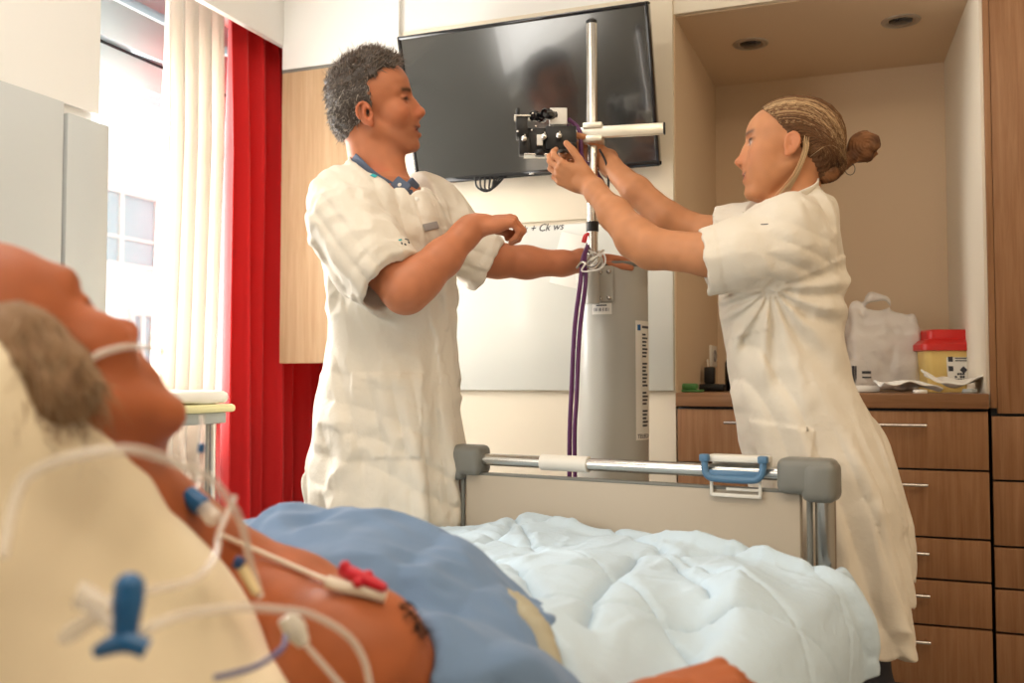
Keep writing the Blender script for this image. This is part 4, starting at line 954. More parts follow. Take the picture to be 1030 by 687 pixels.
def hit(sd, u, v, d0=1.6, d1=3.2):
    ds = np.linspace(d0, d1, 900); P = np.array([PX(u, v, d) for d in ds]); f = sd.d(P, P.mean(0), 2.0); i = np.argmax(f < 0)
    p = P[i]; e = .004; g = np.array([sd.d((p + e * np.eye(3)[k])[None], p, .1)[0] - sd.d((p - e * np.eye(3)[k])[None], p, .1)[0] for k in range(3)]); return p, unit(g)
def decal(sd, u, v, w, h, t, name, m, parent, roll=0, lift=.001, bev=.001):
    p, n = hit(sd, u, v); up = np.array([0, 0, 1.]); r = unit(np.cross(up, n)) ; up = np.cross(n, r)
    c, s2 = math.cos(roll), math.sin(roll); r, up = r * c + up * s2, up * c - r * s2
    W = lambda q: CW(q); R = np.stack([CW(r), CW(up), CW(n)], 1); o = CW(p + n * lift)
    Mx = Matrix([[*R[i], o[i]] for i in range(3)] + [[0, 0, 0, 1]])
    return MB().box((0, 0, 0), (w, h, t), bev, M=Mx).build(name, m, parent), Mx
def cloth(seed, a=.006, stretch=(1, 1, .5), stripes=()):
    st = np.array(stretch)
    def f(P, D):
        q = P * st; w = .035 * np.stack([vnoise(P, 9, seed + 5), vnoise(P, 9, seed + 6), vnoise(P, 9, seed + 7)], 1)
        e = 0
        for dr, wl, am in stripes:
            sn = np.abs(np.sin(P @ unit(dr) * math.pi / wl + 2.2 * vnoise(P, 4.5, seed + 8))); e = e + am * (.55 - sn ** .7) * np.clip(.55 + 1.3 * vnoise(P, 5, seed + 9), 0, 1)
        return e + a * .9 * vnoise(P, 6, seed) - a * (1 - 2 * np.abs(vnoise(q + w, 11, seed + 1))) * .8 - a * .45 * (1 - 2 * np.abs(vnoise(q + w, 23, seed + 2)))
    return f
def sleeve_part(pts, rs, cuff, n, rad, seed, amp=.005, stretch=(1, 1, 1), stripes=()):
    s = S().chain(pts, rs, .03); s.sub(Cut(cuff, n, .3), .004); s.disp = cloth(seed, amp, stretch, stripes)
    return s

def neck_band(name, C, back, front, n, r2, hgt, flare, gap, m, parent, th=.004):
    e1 = front - back; n = unit(np.asarray(n) - unit(e1) * unit(e1).dot(unit(n))); r1 = np.linalg.norm(e1) / 2; e1 = unit(e1); e2 = np.cross(n, e1); C = (front + back) / 2 + np.array([0, C[1] - (front + back)[1] / 2, 0]); V = []; na_ = 64; nh = 6
    for j in range(nh + 1):
        t = j / nh; h_ = hgt[0] + (hgt[1] - hgt[0]) * t
        for i in range(na_ + 1):
            a = math.radians(gap) + math.radians(360 - 2 * gap) * i / na_; lapel = max(0, math.cos(a)) ** 3
            g = 1 + flare * (t - .3) * .9 / r1 * (1 + 1.5 * lapel); hh = h_ * (1 - .35 * lapel * t) + .0015 * math.sin(5 * a)
            V.append(CW(C + e1 * (r1 * g * math.cos(a)) + e2 * (r2 * g * math.sin(a)) + n * hh))
    F = [(j * (na_ + 1) + i, j * (na_ + 1) + i + 1, (j + 1) * (na_ + 1) + i + 1, (j + 1) * (na_ + 1) + i) for j in range(nh) for i in range(na_)]
    o = MB().add(V, F).build(name, m, parent, auto=180); s = o.modifiers.new('thickness', 'SOLIDIFY'); s.thickness = th; s.offset = 0; return o, C, e1, e2, n, r1

# ================================================================ the doctor
DM = 2.45
man = empty('person', CW(PX(390, 385, DM)) * np.array([1, 1, 0]), 'man with short grey hair in a white short-sleeved coat, reaching for the column', 'person')
HM = Head(PX(375, 112, DM), (.985, 0, .17), (-.17, -.20, .97), 1.04)
body = S(); head_prims(body, HM, True, mouth_open=.006, lid=.9, ear=(-.004, -.014), es=.86)
body.u(Cone(HM(-.022, 0, -.045), PX(382, 190, DM), .060, .066), .02); body.u(Cone(HM(.012, 0, -.065), PX(394, 188, DM - .01), .042, .045), .02)
mk = lambda v, uL, uR, rf, d=DM: (PX(0, v, d)[2], (PX(uL, v, d)[0] + PX(uR, v, d)[0]) / 2, PX(0, v, d)[1], (PX(uR, v, d)[0] - PX(uL, v, d)[0]) / 2, rf)
body.u(Loft([mk(186, 350, 420, .07), mk(215, 345, 440, .12), mk(260, 345, 440, .13), mk(340, 350, 440, .12), mk(420, 345, 440, .13), mk(470, 350, 440, .12)]), .04)
body.chain([PX(345, 212, 2.33), PX(376, 258, 2.24), PX(408, 292, 2.20)], [.062, .056, .052], .02)
body.chain([PX(408, 292, 2.20), PX(422, 280, 2.21), PX(446, 259, 2.235), PX(468, 236, 2.26), PX(478, 228, 2.275)], [.052, .050, .042, .0315, .028], .02)
hand_prims(body, PX(480, 227, 2.28), (.97, .16, .16), (-.10, -.38, .92), False, .98, ((58, 70, 35), (56, 70, 35), (54, 70, 35), (50, 68, 35)), thumb=(.86, .12, -.50), tb=(12, 8))
body.chain([PX(446, 214, 2.62), PX(478, 258, 2.60), PX(500, 262, 2.62), PX(530, 264, 2.635), PX(566, 265, 2.655), PX(588, 263.5, 2.67)], [.062, .052, .0465, .043, .033, .0285], .02)
hand_prims(body, PX(591, 260, 2.68), (.97, .26, -.02), (-.1, -.15, 1), True, 1.0, ((12, 22, 14), (14, 22, 14), (16, 22, 14), (18, 22, 14)), thumb=(.8, .55, -.2), spread=.08)
for sgn in (-1, 1):
    hp = np.array([PX(390, 0, DM)[0] + sgn * .03, PX(390, 385, DM)[1] + sgn * .07, .80]); kn = hp + np.array([.02, sgn * .02, -.36]); an = np.array([hp[0] - .0, hp[1] + sgn * .03, .09])
    body.chain([hp, kn, an], [.068, .052, .04], .03); body.u(Cone(an + (-.04, 0, -.05), an + (.16, 0, -.055), .035, .033), .02)
col_m = face_color(HM, (.51, .190, .092), (.32, .085, .055), (.06, .035, .02), stubble=.55, red=.45, eye=.15, browz=.034)
sculpt('body', body, .0032, M['skin'], man, col_m)
# hair
hs = S(); hs.u(HM.ell((-.004, 0, .048), (.101, .081, .090)), .02).u(HM.ell((.02, 0, .085), (.07, .06, .055)), .03).u(HM.ell((-.048, 0, -.008), (.056, .066, .062)), .03)
hs.sub(HM.ell((.104, 0, .030), (.062, .066, .082)), .01)
for y in (1, -1): hs.sub(HM.ell((.080, y * .066, .030), (.074, .050, .066)), .012); hs.sub(Cut(HM(-.004, 0, -.012), HM.R @ unit((.62, 0, -.78)), .3), .01)
hs.disp = lambda P, D: .0055 * vnoise(P, 45, 1) + .004 * vnoise(P, 95, 2)
Vh, Qh = surface(hs, .004)
def haircol(cols, n):
    c = np.array(cols); w = rng.random(n); k = rng.integers(0, len(c), n); return c[k] * (.75 + .5 * w[:, None])
me = np_mesh('hair', CW(Vh), Qh); setcol(me, np.repeat(np.array([[.075, .062, .055]]), len(Vh), 0)); hair_m = link('hair', me, M['hair'], man)
def nrm(sd, P): 
    e = .004; return np.stack([(sd.d(P + e * np.eye(3)[k], P.mean(0), .3) - sd.d(P - e * np.eye(3)[k], P.mean(0), .3)) for k in range(3)], 1)
def tufts(sd, V, H, n, lenf, dirf, m=6, wave=.5):
    q = H.inv(V); pick = rng.choice(len(V), n); P = V[pick]; N = nrm(sd, P); N /= np.linalg.norm(N, axis=1)[:, None] + 1e-9
    ql = q[pick]; D = dirf(ql, N @ H.R) @ H.R.T; D = D + wave * rng.normal(size=D.shape) * .5; D /= np.linalg.norm(D, axis=1)[:, None]
    Ln = lenf(ql) * (.6 + .7 * rng.random(n)); sw = rng.normal(size=D.shape) * .35; pts = [P - N * .002]
    for j in range(1, m):
        t = j / (m - 1); pts.append(P + D * (Ln * t)[:, None] + sw * (Ln * t * t)[:, None] - N * (Ln * t * t * .35)[:, None])
    return np.stack(pts, 1), ql
ln, ql = tufts(hs, Vh, HM, 5200, lambda q: np.where(q[:, 2] > .09, .017, np.where(q[:, 2] > .03, .011, .008)),
               lambda q, n: n * .75 + np.stack([np.where(q[:, 2] > .08, .35, -.45), np.zeros(len(q)), np.where(q[:, 2] > .08, .25, -.55)], 1))
gc = np.where((ql[:, 2] < .06)[:, None], haircol([(.26, .22, .19), (.16, .13, .11), (.42, .38, .34)], len(ql)), haircol([(.14, .105, .08), (.22, .17, .13), (.32, .27, .23)], len(ql)))
strands('strands', ln, .00075, M['hair'], hair_m, gc)
ln, ql = tufts(hs, Vh, HM, 900, lambda q: np.where(q[:, 2] > .08, .019, .011), lambda q, n: n * .45 + np.stack([np.where(q[:, 2] > .08, .3, -.5), np.zeros(len(q)), np.where(q[:, 2] > .08, .2, -.6)], 1), wave=.35)
strands('locks', ln, .0019, M['hair'], hair_m, np.where((ql[:, 2] < .06)[:, None], haircol([(.22, .185, .155), (.36, .32, .28)], len(ql)), haircol([(.12, .085, .065), (.21, .16, .125)], len(ql))))
# white coat
ct = S()
torso = Loft([mk(176, 356, 410, .078), mk(188, 336, 430, .125), mk(206, 328, 444, .155), mk(235, 328, 453, .168), mk(265, 330, 453, .160), mk(300, 335, 455, .150), mk(340, 331, 456, .148), mk(400, 321, 461, .155), mk(455, 317, 466, .168), mk(520, 315, 471, .180), mk(610, 313, 478, .195)],
             fold=lambda th, z: .011 * np.clip((1.06 - z) / .4, 0, 1) * np.sin(7 * th + 3 * z + 1.2) + .006 * np.clip((1.06 - z) / .4, 0, 1) * np.sin(13 * th - 4 * z), p=2.25)
tor = S().u(torso).u(Cone(PX(350, 196, 2.36), PX(420, 196, 2.58), .055, .055), .08); tor.disp = cloth(3, .009, (1, 1, .42), (((1, .25, .22), .052, .010), ((.35, 0, .94), .06, .005))); ct.u(tor)
cuffR = PX(389, 286, 2.21); nR = unit(PX(408, 303, 2.18) - PX(372, 270, 2.23)); 
slR = sleeve_part([PX(346, 206, 2.34), PX(352, 228, 2.28), PX(370, 258, 2.235), PX(400, 294, 2.20)], [.082, .088, .086, .082], cuffR, nR, .08, 11, .008, stripes=(((.75, .1, .65), .036, .008),)); ct.u(slR, .05)
cuffL = PX(489, 267, 2.62); nL = unit(PX(507, 277, 2.63) - PX(472, 256, 2.61))
slL = sleeve_part([PX(438, 212, 2.60), PX(452, 230, 2.60), PX(476, 256, 2.61), PX(504, 276, 2.62)], [.078, .075, .070, .067], cuffL, nL, .08, 12, .007, stripes=(((.35, .1, .9), .045, .004),)); ct.u(slL, .05)
ct.u(Patch(slR, Cut(cuffR - nR * .028, nR, .2), .0025), .002) ; ct.u(Patch(slL, Cut(cuffL - nL * .024, nL, .2), .0025), .002)
ct.sub(Cone(cuffR - nR * .05, cuffR + nR * .05, .058, .076), .004); ct.sub(Cone(cuffL - nL * .05, cuffL + nL * .05, .05, .062), .004)
# collar, front edge, pockets
tor.sub(Cut(PX(386, 181, DM), (.58, -.34, .74), .145), .006)
nk0, nk1 = PX(383, 196, DM), PX(376, 158, DM)
neckhole = S().u(Cone(nk0 + (nk0 - nk1) * .1, nk1 + (nk1 - nk0) * .6, .079, .067)); ct.sub(neckhole, .004)
ct.sub(Cone(PX(411, 168, DM - .09), PX(418, 212, DM - .13), .035, .012), .006)
front = S(); front.chain([PX(425, 205, DM - .12), PX(436, 260, DM - .12), PX(452, 330, DM - .12), PX(458, 400, DM - .12), PX(460, 470, DM - .12), PX(462, 600, DM - .12)], [.035, .036, .040, .040, .042, .044], .002)
ct.u(Patch(tor, front, .004), .0015)
Rm = frame((.97, -.25, 0), (0, 0, 1))
ct.u(Patch(tor, Box(PX(388, 418, DM - .16), (.085, .12, .100), r=.004), .0045), .002)
ct.u(Patch(tor, Box(PX(389, 385, DM - .16), (.085, .12, .013), r=.003), .0070), .002)
ct.u(Patch(tor, Box(PX(438, 246, DM - .12), (.030, .10, .045), r=.003), .0040), .002)
ct.sub(Cone(PX(392, 640, DM), PX(392, 585, DM), .16, .14), .01)
coat_m = sculpt('coat', ct, .0048, M['coat'], man)
# shirt under the coat
nv = (.58, -.30, .76); neck_band('coat_collar', PX(384, 181, DM), PX(353, 161, DM), PX(416, 206, DM), nv, .094, (-.022, .012), .004, 22, M['coat'], coat_m)
_o, cC, ce1, ce2, cn, cr1 = neck_band('shirt_collar', PX(384, 179, DM), PX(355, 160, DM), PX(413, 201, DM), nv, .083, (-.02, .026), .002, 9, M['blue_shirt'], man)
sh = S(); sh.u(Ell(cC - cn * .022, (cr1 * 1.06, .088, .022), np.stack([ce1, ce2, cn], 1)), .01)
sh.u(Box(PX(403, 187, 2.365), (.024, .005, .017), frame((.72, -.35, -.60), (.6, .1, .78)), r=.004), .004).u(Box(PX(413, 188, 2.40), (.016, .005, .020), frame((.5, .5, -.5), (.3, -.2, .9)), r=.004), .004)
sh.u(Box(PX(411, 203, 2.375), (.013, .008, .030), frame((.9, .3, .1), (-.2, -.1, 1)), r=.005), .004)
sculpt('shirt', sh, .003, M['blue_shirt'], man)
tr = S()
for sgn in (-1, 1):
    hp = np.array([PX(390, 0, DM)[0] + sgn * .03, PX(390, 385, DM)[1] + sgn * .07, .80]); kn = hp + np.array([.02, sgn * .02, -.36]); an = np.array([hp[0], hp[1] + sgn * .03, .10])
    tr.chain([hp - (0, 0, .16), kn, an], [.078, .070, .064], .03)
    so = S().u(Cone(an + (-.05, 0, -.056), an + (.16, 0, -.058), .042, .040), .02); so.sub(Cut(np.array([an[0], an[1], .004]), (0, 0, -1), .4), .003); sculpt('shoe', so, .006, M['shoe'], man)
tr.sub(Cut(np.array([hp[0], hp[1] - .1, .07]), (0, 0, -1), .5), .003); tr.disp = cloth(31, .004); sculpt('trousers', tr, .008, M['trousers'], man)
dk, Mx = decal(ct, 433, 228, .040, .018, .003, 'name_badge', M['badge'], man, roll=.28, lift=.003)
dk, Mx = decal(ct, 376, 177, .014, .013, .0015, 'collar_mark', M['teal'], man, roll=-.7, lift=.0012)
b = MB(); p, n_ = hit(ct, 407, 243)
for k, (u, v, w, h, r_) in enumerate(((402.5, 241.5, .010, .004, .4), (404, 245, .004, .006, -.3), (407.5, 246, .005, .005, .2), (411, 244, .004, .006, .1), (409, 241, .011, .0025, -.2))):
    decal(ct, u, v, w, h, .0012, 'coat_emblem', M['label_ink'] if k else M['teal'], coat_m, roll=r_, lift=.0008, bev=.0004)
for u, v in ((419, 200.5), (432, 247)): 
    p, n_ = hit(ct, u, v); MB().lathe([(0, 0), (.0055, 0), (.006, .001), (.0045, .002), (0, .0018)], CW(p + n_ * .001), axis=tuple(CW(n_)), n=18).build('button', M['white_plastic'], man)
p, n_ = hit(sh, 402, 186); MB().lathe([(0, 0), (.0048, 0), (.005, .001), (.004, .002), (0, .0018)], CW(p + n_ * .0005), axis=tuple(CW(n_)), n=18).build('shirt_button', M['white_plastic'], man)
# ring on the near hand is not visible; nothing more

# ================================================================ the woman
DW = 2.25
wom = empty('person', CW(PX(830, 385, DW)) * np.array([1, 1, 0]), 'woman with blonde hair in a bun and long white coat, adjusting the measuring head', 'person')
HW = Head(PX(796, 151, DW), (-.95, .29, .05), (.03, 0, 1), 1.045)
wb = S(); head_prims(wb, HW, False, mouth_open=.0015, smile=1.0, lid=0, ear=(.004, -.008), top=.108, es=.76)
wb.u(Cone(HW(-.020, 0, -.045), PX(800, 208, DW), .050, .052), .02)
mw = lambda v, uL, uR, rf, d=DW: mk(v, uL, uR, rf, d)
wb.u(Loft([mw(205, 775, 825, .06), mw(235, 760, 825, .10), mw(300, 750, 825, .11), mw(370, 755, 830, .10), mw(430, 765, 860, .12), mw(480, 775, 870, .12)]), .04)
wb.chain([PX(776, 248, 2.13), PX(712, 256, 2.15), PX(655, 250, 2.22)], [.052, .046, .046], .02)
wb.chain([PX(655, 250, 2.22), PX(640, 240, 2.25), PX(618, 215, 2.33), PX(600, 194, 2.40), PX(595, 188, 2.42)], [.045, .046, .038, .0265, .025], .02)
hand_prims(wb, PX(592, 186, 2.43), (-.86, .12, .42), (-.42, -.74, -.52), True, .93, ((24, 42, 25), (26, 40, 25), (30, 42, 25), (34, 44, 25)), thumb=(.78, .50, -.25), tb=(10, 8))
wb.chain([PX(772, 235, 2.38), PX(715, 236, 2.44), PX(690, 230, 2.48)], [.052, .044, .043], .02)
wb.chain([PX(690, 230, 2.48), PX(672, 221, 2.49), PX(640, 192, 2.54), PX(614, 167, 2.63), PX(608, 160, 2.65)], [.042, .043, .037, .027, .025], .02)
hand_prims(wb, PX(606, 158, 2.66), (-.95, -.10, .12), (.20, .80, .55), False, .93, ((30, 45, 25), (32, 45, 25), (34, 45, 25), (34, 45, 25)), thumb=(.7, .55, -.4))
hipc = PX(830, 430, DW)
for sgn in (-1, 1):
    hp = np.array([hipc[0], hipc[1] + sgn * .075, .80]); kn = np.array([hipc[0] + .03, hp[1], .45]); an = np.array([hipc[0] + .09, hp[1], .085])
    wb.chain([hp, kn, an], [.075, .052, .035], .03); wb.u(Cone(an + (.03, 0, -.05), an + (-.14, 0, -.053), .03, .028), .02)
col_w = face_color(HW, (.55, .245, .115), (.40, .105, .07), (.12, .055, .025), red=.4, browz=.034, male=False)
sculpt('body', wb, .0032, M['skin'], wom, col_w)
# hair
hw = S(); hw.u(HW.ell((-.008, 0, .036), (.103, .082, .082)), .02).u(HW.ell((-.055, 0, -.010), (.054, .062, .060)), .03)
hw.sub(Cut(HW(-.010, 0, 0), HW.R @ unit((.75, 0, -.66)), .3), .010)
hw.u(HW.cone((-.065, 0, -.045), (-.095, 0, -.040), .028, .022), .02)
Kp = np.array([-.095, 0, -.048])
def hw_disp(P, D):
    q = HW.inv(P) - np.array([-.012, 0, .046]); a = np.arctan2(q[:, 1], q[:, 0] * .45 + q[:, 2] * .9)
    return .0018 * np.sin(a * 60 + 2 * vnoise(P, 30, 3)) + .0015 * vnoise(P, 60, 5)
hw.disp = hw_disp; Vw, Qw = surface(hw, .004); me = np_mesh('hair', CW(Vw), Qw)
qv = HW.inv(Vw); fr_ = np.clip((qv[:, 0] + .01) / .07, 0, 1) * np.clip((qv[:, 2] - .03) / .05, 0, 1)
base = np.array([.125, .058, .025]); setcol(me, base * (1 - fr_[:, None]) + np.array([.36, .22, .11]) * fr_[:, None]); hair_w = link('hair', me, M['hair'], wom)
hl = np.array([(.072, 0, .094), (.066, .025, .091), (.054, .052, .078), (.036, .070, .060), (.018, .079, .040), (-.004, .083, .036), (-.020, .082, .012), (-.030, .076, -.02), (-.042, .064, -.048)])
hl = np.concatenate([hl[::-1] * np.array([1, -1, 1]), hl[1:]]); lt = np.concatenate([[0], np.cumsum(np.linalg.norm(np.diff(hl, axis=0), axis=1))])
nS = 4200; tS = rng.random(nS) * lt[-1]; st = np.stack([np.interp(tS, lt, hl[:, k]) for k in range(3)], 1) + rng.normal(size=(nS, 3)) * .003
cE = np.array([-.008, 0, .036]); rE = np.array([.108, .0865, .0865]); d0 = (st - cE) / rE; d0 /= np.linalg.norm(d0, axis=1)[:, None]
ke = (Kp - cE) / rE; ke = ke / np.linalg.norm(ke); ke = ke + rng.normal(size=(nS, 3)) * .12; ke /= np.linalg.norm(ke, axis=1)[:, None]
fr2 = np.clip((d0[:, 2] + .2) / .8, 0, 1)[:, None]; mid = np.stack([-.55 + 0 * d0[:, 0], d0[:, 1] * 1.15, .85 * fr2[:, 0] - .15], 1); mid /= np.linalg.norm(mid, axis=1)[:, None]; pts = []
lift = 1.0 + .02 * rng.random(nS)
for j in range(12):
    t = j / 11; dd = (1 - t) ** 2 * d0 + 2.6 * t * (1 - t) * mid + t * t * ke; dd /= np.linalg.norm(dd, axis=1)[:, None]
    low = np.clip(-dd[:, 2] - .35, 0, 1) * .06
    pts.append(cE + dd * rE * (lift - .015 * t - low)[:, None])
ln = np.stack(pts, 1); ln = HW.o + (ln * HW.s) @ HW.R.T
hw.disp = None; shp = ln.shape; fl_ = ln.reshape(-1, 3); off_ = np.repeat(.0006 + .0022 * rng.random(shp[0]), shp[1])
for _ in range(3):
    dv_ = hw.d(fl_, fl_.mean(0), .3); g_ = nrm(hw, fl_); g_ /= np.linalg.norm(g_, axis=1)[:, None] + 1e-9; fl_ = fl_ - (dv_ - off_)[:, None] * g_
ln = fl_.reshape(shp)
fcol = np.clip((st[:, 0] - .015) / .05, 0, 1)[:, None]; sidef = (np.abs(st[:, 1]) > .035) & (np.abs(st[:, 1]) < .075) & (st[:, 0] > .012); streak = (rng.random(nS) < (.05 + .12 * fcol[:, 0] + .30 * sidef))[:, None]
cw_ = np.where(streak, haircol([(.52, .34, .17), (.42, .26, .13), (.62, .43, .24)], nS), haircol([(.15, .068, .028), (.21, .105, .048), (.10, .045, .02)], nS))
strands('strands', ln, .0010, M['hair'], hair_w, cw_)
# bun: a twisted rope of hair wound into a knot
bc = PX(866, 150, 2.26); bp = []
for k in range(40):
    a = k / 39 * 4.6 * math.pi; rr = .024 - .010 * k / 39; bp.append(bc + np.array([rr * math.cos(a) * .9, -.020 + .040 * k / 39 - .004, rr * math.sin(a)]) + np.array([.004, 0, 0]) * math.sin(a * 1.7))
tw = [HW(-.080, .010, -.052), PX(828, 172, 2.26), PX(838, 167, 2.255), PX(848, 163, 2.25), PX(857, 158, 2.245)]
bs = S().chain(tw, [.026, .021, .017, .017, .016], .008).chain(bp, [.0125] * 40, .004).u(Ell(bc, (.027, .030, .029)), .01).u(Cone(bc + (.018, 0, .004), bc + (.026, .0, -.010), .014, .010), .008)
def bun_disp(P, D):
    q = P - bc; a = np.arctan2(q[:, 2], q[:, 0]); r_ = np.hypot(q[:, 2], q[:, 0]); return .0016 * np.sin(r_ * 900 + a * 2 + 60 * q[:, 1]) + .0025 * vnoise(P, 60, 9)
bs.disp = bun_disp; Vb, Qb = surface(bs, .003); me = np_mesh('bun', CW(Vb), Qb); w = np.clip(.5 + .9 * vnoise(Vb * np.array([1, 2, 1]), 45, 4), 0, 1)[:, None]
setcol(me, np.array([.085, .034, .014]) * (1 - w) + np.array([.25, .11, .045]) * w); bun = link('bun', me, M['hair'], hair_w)
MB().tube([PW(843 + 8 * math.cos(a) * .7, 166 + 9 * math.sin(a), 2.25 + .02 * math.cos(a + 1)) for a in np.linspace(0, 2 * math.pi, 10, endpoint=False)], .0045, 8, 4, closed=True).build('hair_tie', M['black'], hair_w)
nl = 60; t0 = rng.random((nl, 1)); a0 = np.array([PX(806, 150, 2.17)]) + rng.normal(size=(nl, 3)) * .0025; ls = []
for i in range(nl):
    q = rng.random(); P4 = np.array([PX(808 + 6 * q, 136, 2.165), PX(809 + 3 * q, 152, 2.168), PX(799 + 4 * q, 176, 2.185), PX(783 + 10 * q, 195, 2.20), PX(776 + 12 * q, 204 + 6 * q, 2.21)]) + rng.normal(size=3) * .0015
    ls.append(catmull(P4, 3))
strands('loose_strands', np.array(ls), .0009, M['hair'], hair_w, haircol([(.70, .50, .28), (.55, .36, .19), (.62, .45, .27)], nl))
MB().tube([PW(855 + 5 * math.cos(a), 170 + 6 * math.sin(a), 2.23) for a in np.linspace(-1.2, 3.6, 9)], .0008, 6, 4).build('wisp', M['trousers'], hair_w)
# white coat
wc = S()
wtor = Loft([mw(196, 782, 822, .062), mw(206, 764, 831, .10), mw(226, 742, 837, .135), mw(255, 731, 841, .150), mw(285, 728, 845, .148), mw(315, 730, 845, .140), mw(345, 735, 845, .135), mw(375, 737, 849, .140), mw(405, 741, 862, .150), mw(435, 748, 878, .160), mw(465, 755, 889, .170), mw(500, 763, 899, .180), mw(545, 772, 907, .190), mw(600, 785, 912, .200), mw(640, 795, 913, .205)],
            fold=lambda th, z: .009 * np.clip((.95 - z) / .3, 0, 1) * np.sin(6 * th + 3 * z + .6) + .006 * np.clip((1.0 - z) / .3, 0, 1) * np.sin(11 * th + 5 * z), p=2.2)
wt = S().u(wtor).u(Cone(PX(792, 225, 2.13), PX(782, 225, 2.37), .05, .05), .08)
def wfold(P, D):   # creases that fan out from under the arm towards the hip
    o = PX(775, 290, 2.12); q = P - o; a = np.arctan2(q[:, 2], q[:, 0]); r_ = np.hypot(q[:, 0], q[:, 2]); near = np.clip((2.28 - P[:, 1]) / .1, 0, 1)
    return cloth(21, .007, (1, 1, .5), (((.9, .2, .35), .05, .009),))(P, D) - near * .009 * np.sin(a * 15 + 2 * vnoise(P, 6, 1)) * np.exp(-((r_ - .12) / .10) ** 2) * (a < .4)
wt.disp = wfold; wt.sub(Cut(PX(791, 205, DW), (-.50, -.10, .86), .12), .006); wc.u(wt)
cfl = PX(711, 264, 2.15); nl_ = unit(PX(690, 270, 2.16) - PX(735, 262, 2.14))
sl1 = sleeve_part([PX(800, 247, 2.16), PX(780, 251, 2.14), PX(745, 257, 2.14), PX(700, 265, 2.16)], [.068, .074, .074, .067], cfl, nl_, .08, 22, .006, (.5, 1, 1.2), (((.30, .1, .93), .040, .0075),)); wc.u(sl1, .04)
cfr = PX(724, 232, 2.43); nr_ = unit(PX(700, 233, 2.46) - PX(750, 231, 2.40))
sl2 = sleeve_part([PX(785, 236, 2.36), PX(750, 234, 2.41), PX(715, 233, 2.45)], [.075, .066, .060], cfr, nr_, .08, 23, .006, (.6, 1, 1.2), (((.3, .1, .9), .04, .004),)); wc.u(sl2, .04)
wc.u(Patch(sl1, Cut(cfl - nl_ * .026, nl_, .2), .003), .002)
wc.sub(Cone(cfl - nl_ * .05, cfl + nl_ * .04, .050, .062), .004); wc.sub(Cone(cfr - nr_ * .05, cfr + nr_ * .04, .047, .055), .004)
wn0, wn1 = PX(800, 212, DW), PX(797, 180, DW)
wc.sub(S().u(Cone(wn0 + (wn0 - wn1) * .3, wn1 + (wn1 - wn0) * .6, .060, .053)), .004)
wc.u(Patch(wt, Box(PX(788, 452, DW - .19), (.070, .12, .050), frame((1, 0, -.15), (.15, 0, 1)), r=.004), .005), .002)
wc.u(Patch(wt, Box(PX(752, 320, DW - .14), (.045, .10, .035), frame((1, 0, .25), (-.25, 0, 1)), r=.004), .004), .002)
wc.sub(Cone(PX(858, 690, DW), PX(856, 625, DW), .20, .17), .01)
coat_w = sculpt('coat', wc, .0048, M['coat'], wom)
neck_band('collar', PX(790, 204, DW), PX(818, 191, DW), PX(764, 216, DW), (-.44, -.22, .87), .086, (-.016, .026), .020, 16, M['coat'], coat_w)
tw_ = S()
for sgn in (-1, 1):
    hp = np.array([hipc[0], hipc[1] + sgn * .075, .80]); kn = np.array([hipc[0] + .03, hp[1], .45]); an = np.array([hipc[0] + .09, hp[1], .10])
    tw_.chain([kn + (-.02, 0, .15), kn, an], [.07, .066, .058], .03)
    so = S().u(Cone(an + (.04, 0, -.058), an + (-.14, 0, -.060), .040, .037), .02); so.sub(Cut(np.array([an[0], an[1], .004]), (0, 0, -1), .4), .003); sculpt('shoe', so, .006, M['shoe'], wom)
tw_.sub(Cut(np.array([an[0], an[1] - .1, .07]), (0, 0, -1), .5), .003); tw_.disp = cloth(41, .004); sculpt('trousers', tw_, .008, M['trousers'], wom)
decal(wc, 769, 226, .016, .003, .0012, 'pocket_mark', M['label_ink'], coat_w, roll=.0, lift=.001, bev=.0004)
decal(wc, 812, 432, .004, .014, .003, 'snap_tab', M['chrome'], wom, roll=-.4, lift=.001)

# ================================================================ the patient
pat = empty('person', CW(PX(300, 600, 1.1)), 'reclining patient seen from behind, with grey hair, bare shoulder and nasal tube', 'person')
Fp = unit((.37, .71, .60)); Up = unit((-.66, -.26, .70)); Up = unit(Up - Fp * Fp.dot(Up)); s_p = 1.08
HP = Head(PX(135, 328, .93) - s_p * (.1255 * Fp - .022 * Up), Fp, Up, s_p)
pb = S(); head_prims(pb, HP, True, lid=.8)
pb.u(HP.ell((.085, 0, .04), (.012, .05, .012)), .02)
chest = [PX(262, 628, 1.22), PX(340, 640, 1.18), PX(440, 690, 1.15)]
pb.u(Cone(HP(-.02, 0, -.05), PX(235, 600, 1.12), .062, .07), .03)
pb.chain(chest, [.070, .085, .090], .05); pb.chain([PX(235, 608, 1.12), PX(285, 625, 1.05), PX(352, 668, .96)], [.065, .068, .072], .04)
pb.chain([PX(355, 670, .95), PX(410, 740, .98), PX(520, 770, 1.04), PX(560, 785, 1.07)], [.074, .060, .052, .050], .03)
pb.chain([PX(560, 785, 1.05), PX(605, 765, 1.03), PX(655, 716, 1.028)], [.05, .045, .032], .03)
hand_prims(pb, PX(660, 712, 1.03), (.93, .20, .22), (-.20, -.35, .92), False, 1.02, ((48, 60, 40), (50, 60, 40), (50, 60, 40), (50, 58, 40)), thumb=(.75, .5, -.35))
lg = [(-.10, .72), (.13, .72)]
for (a, t) in lg: pb.chain([BF(a * .8, .98, .60), BF(a, .55, .60), BF(a, .14, .585)], [.075, .055, .04], .04)
pb.u(Cone(PX(440, 710, 1.15), BF(0, .98, .58), .09, .09), .05)
col_p = face_color(HP, (.40, .115, .042), (.34, .08, .05), (.12, .09, .08), stubble=.15, red=.2)
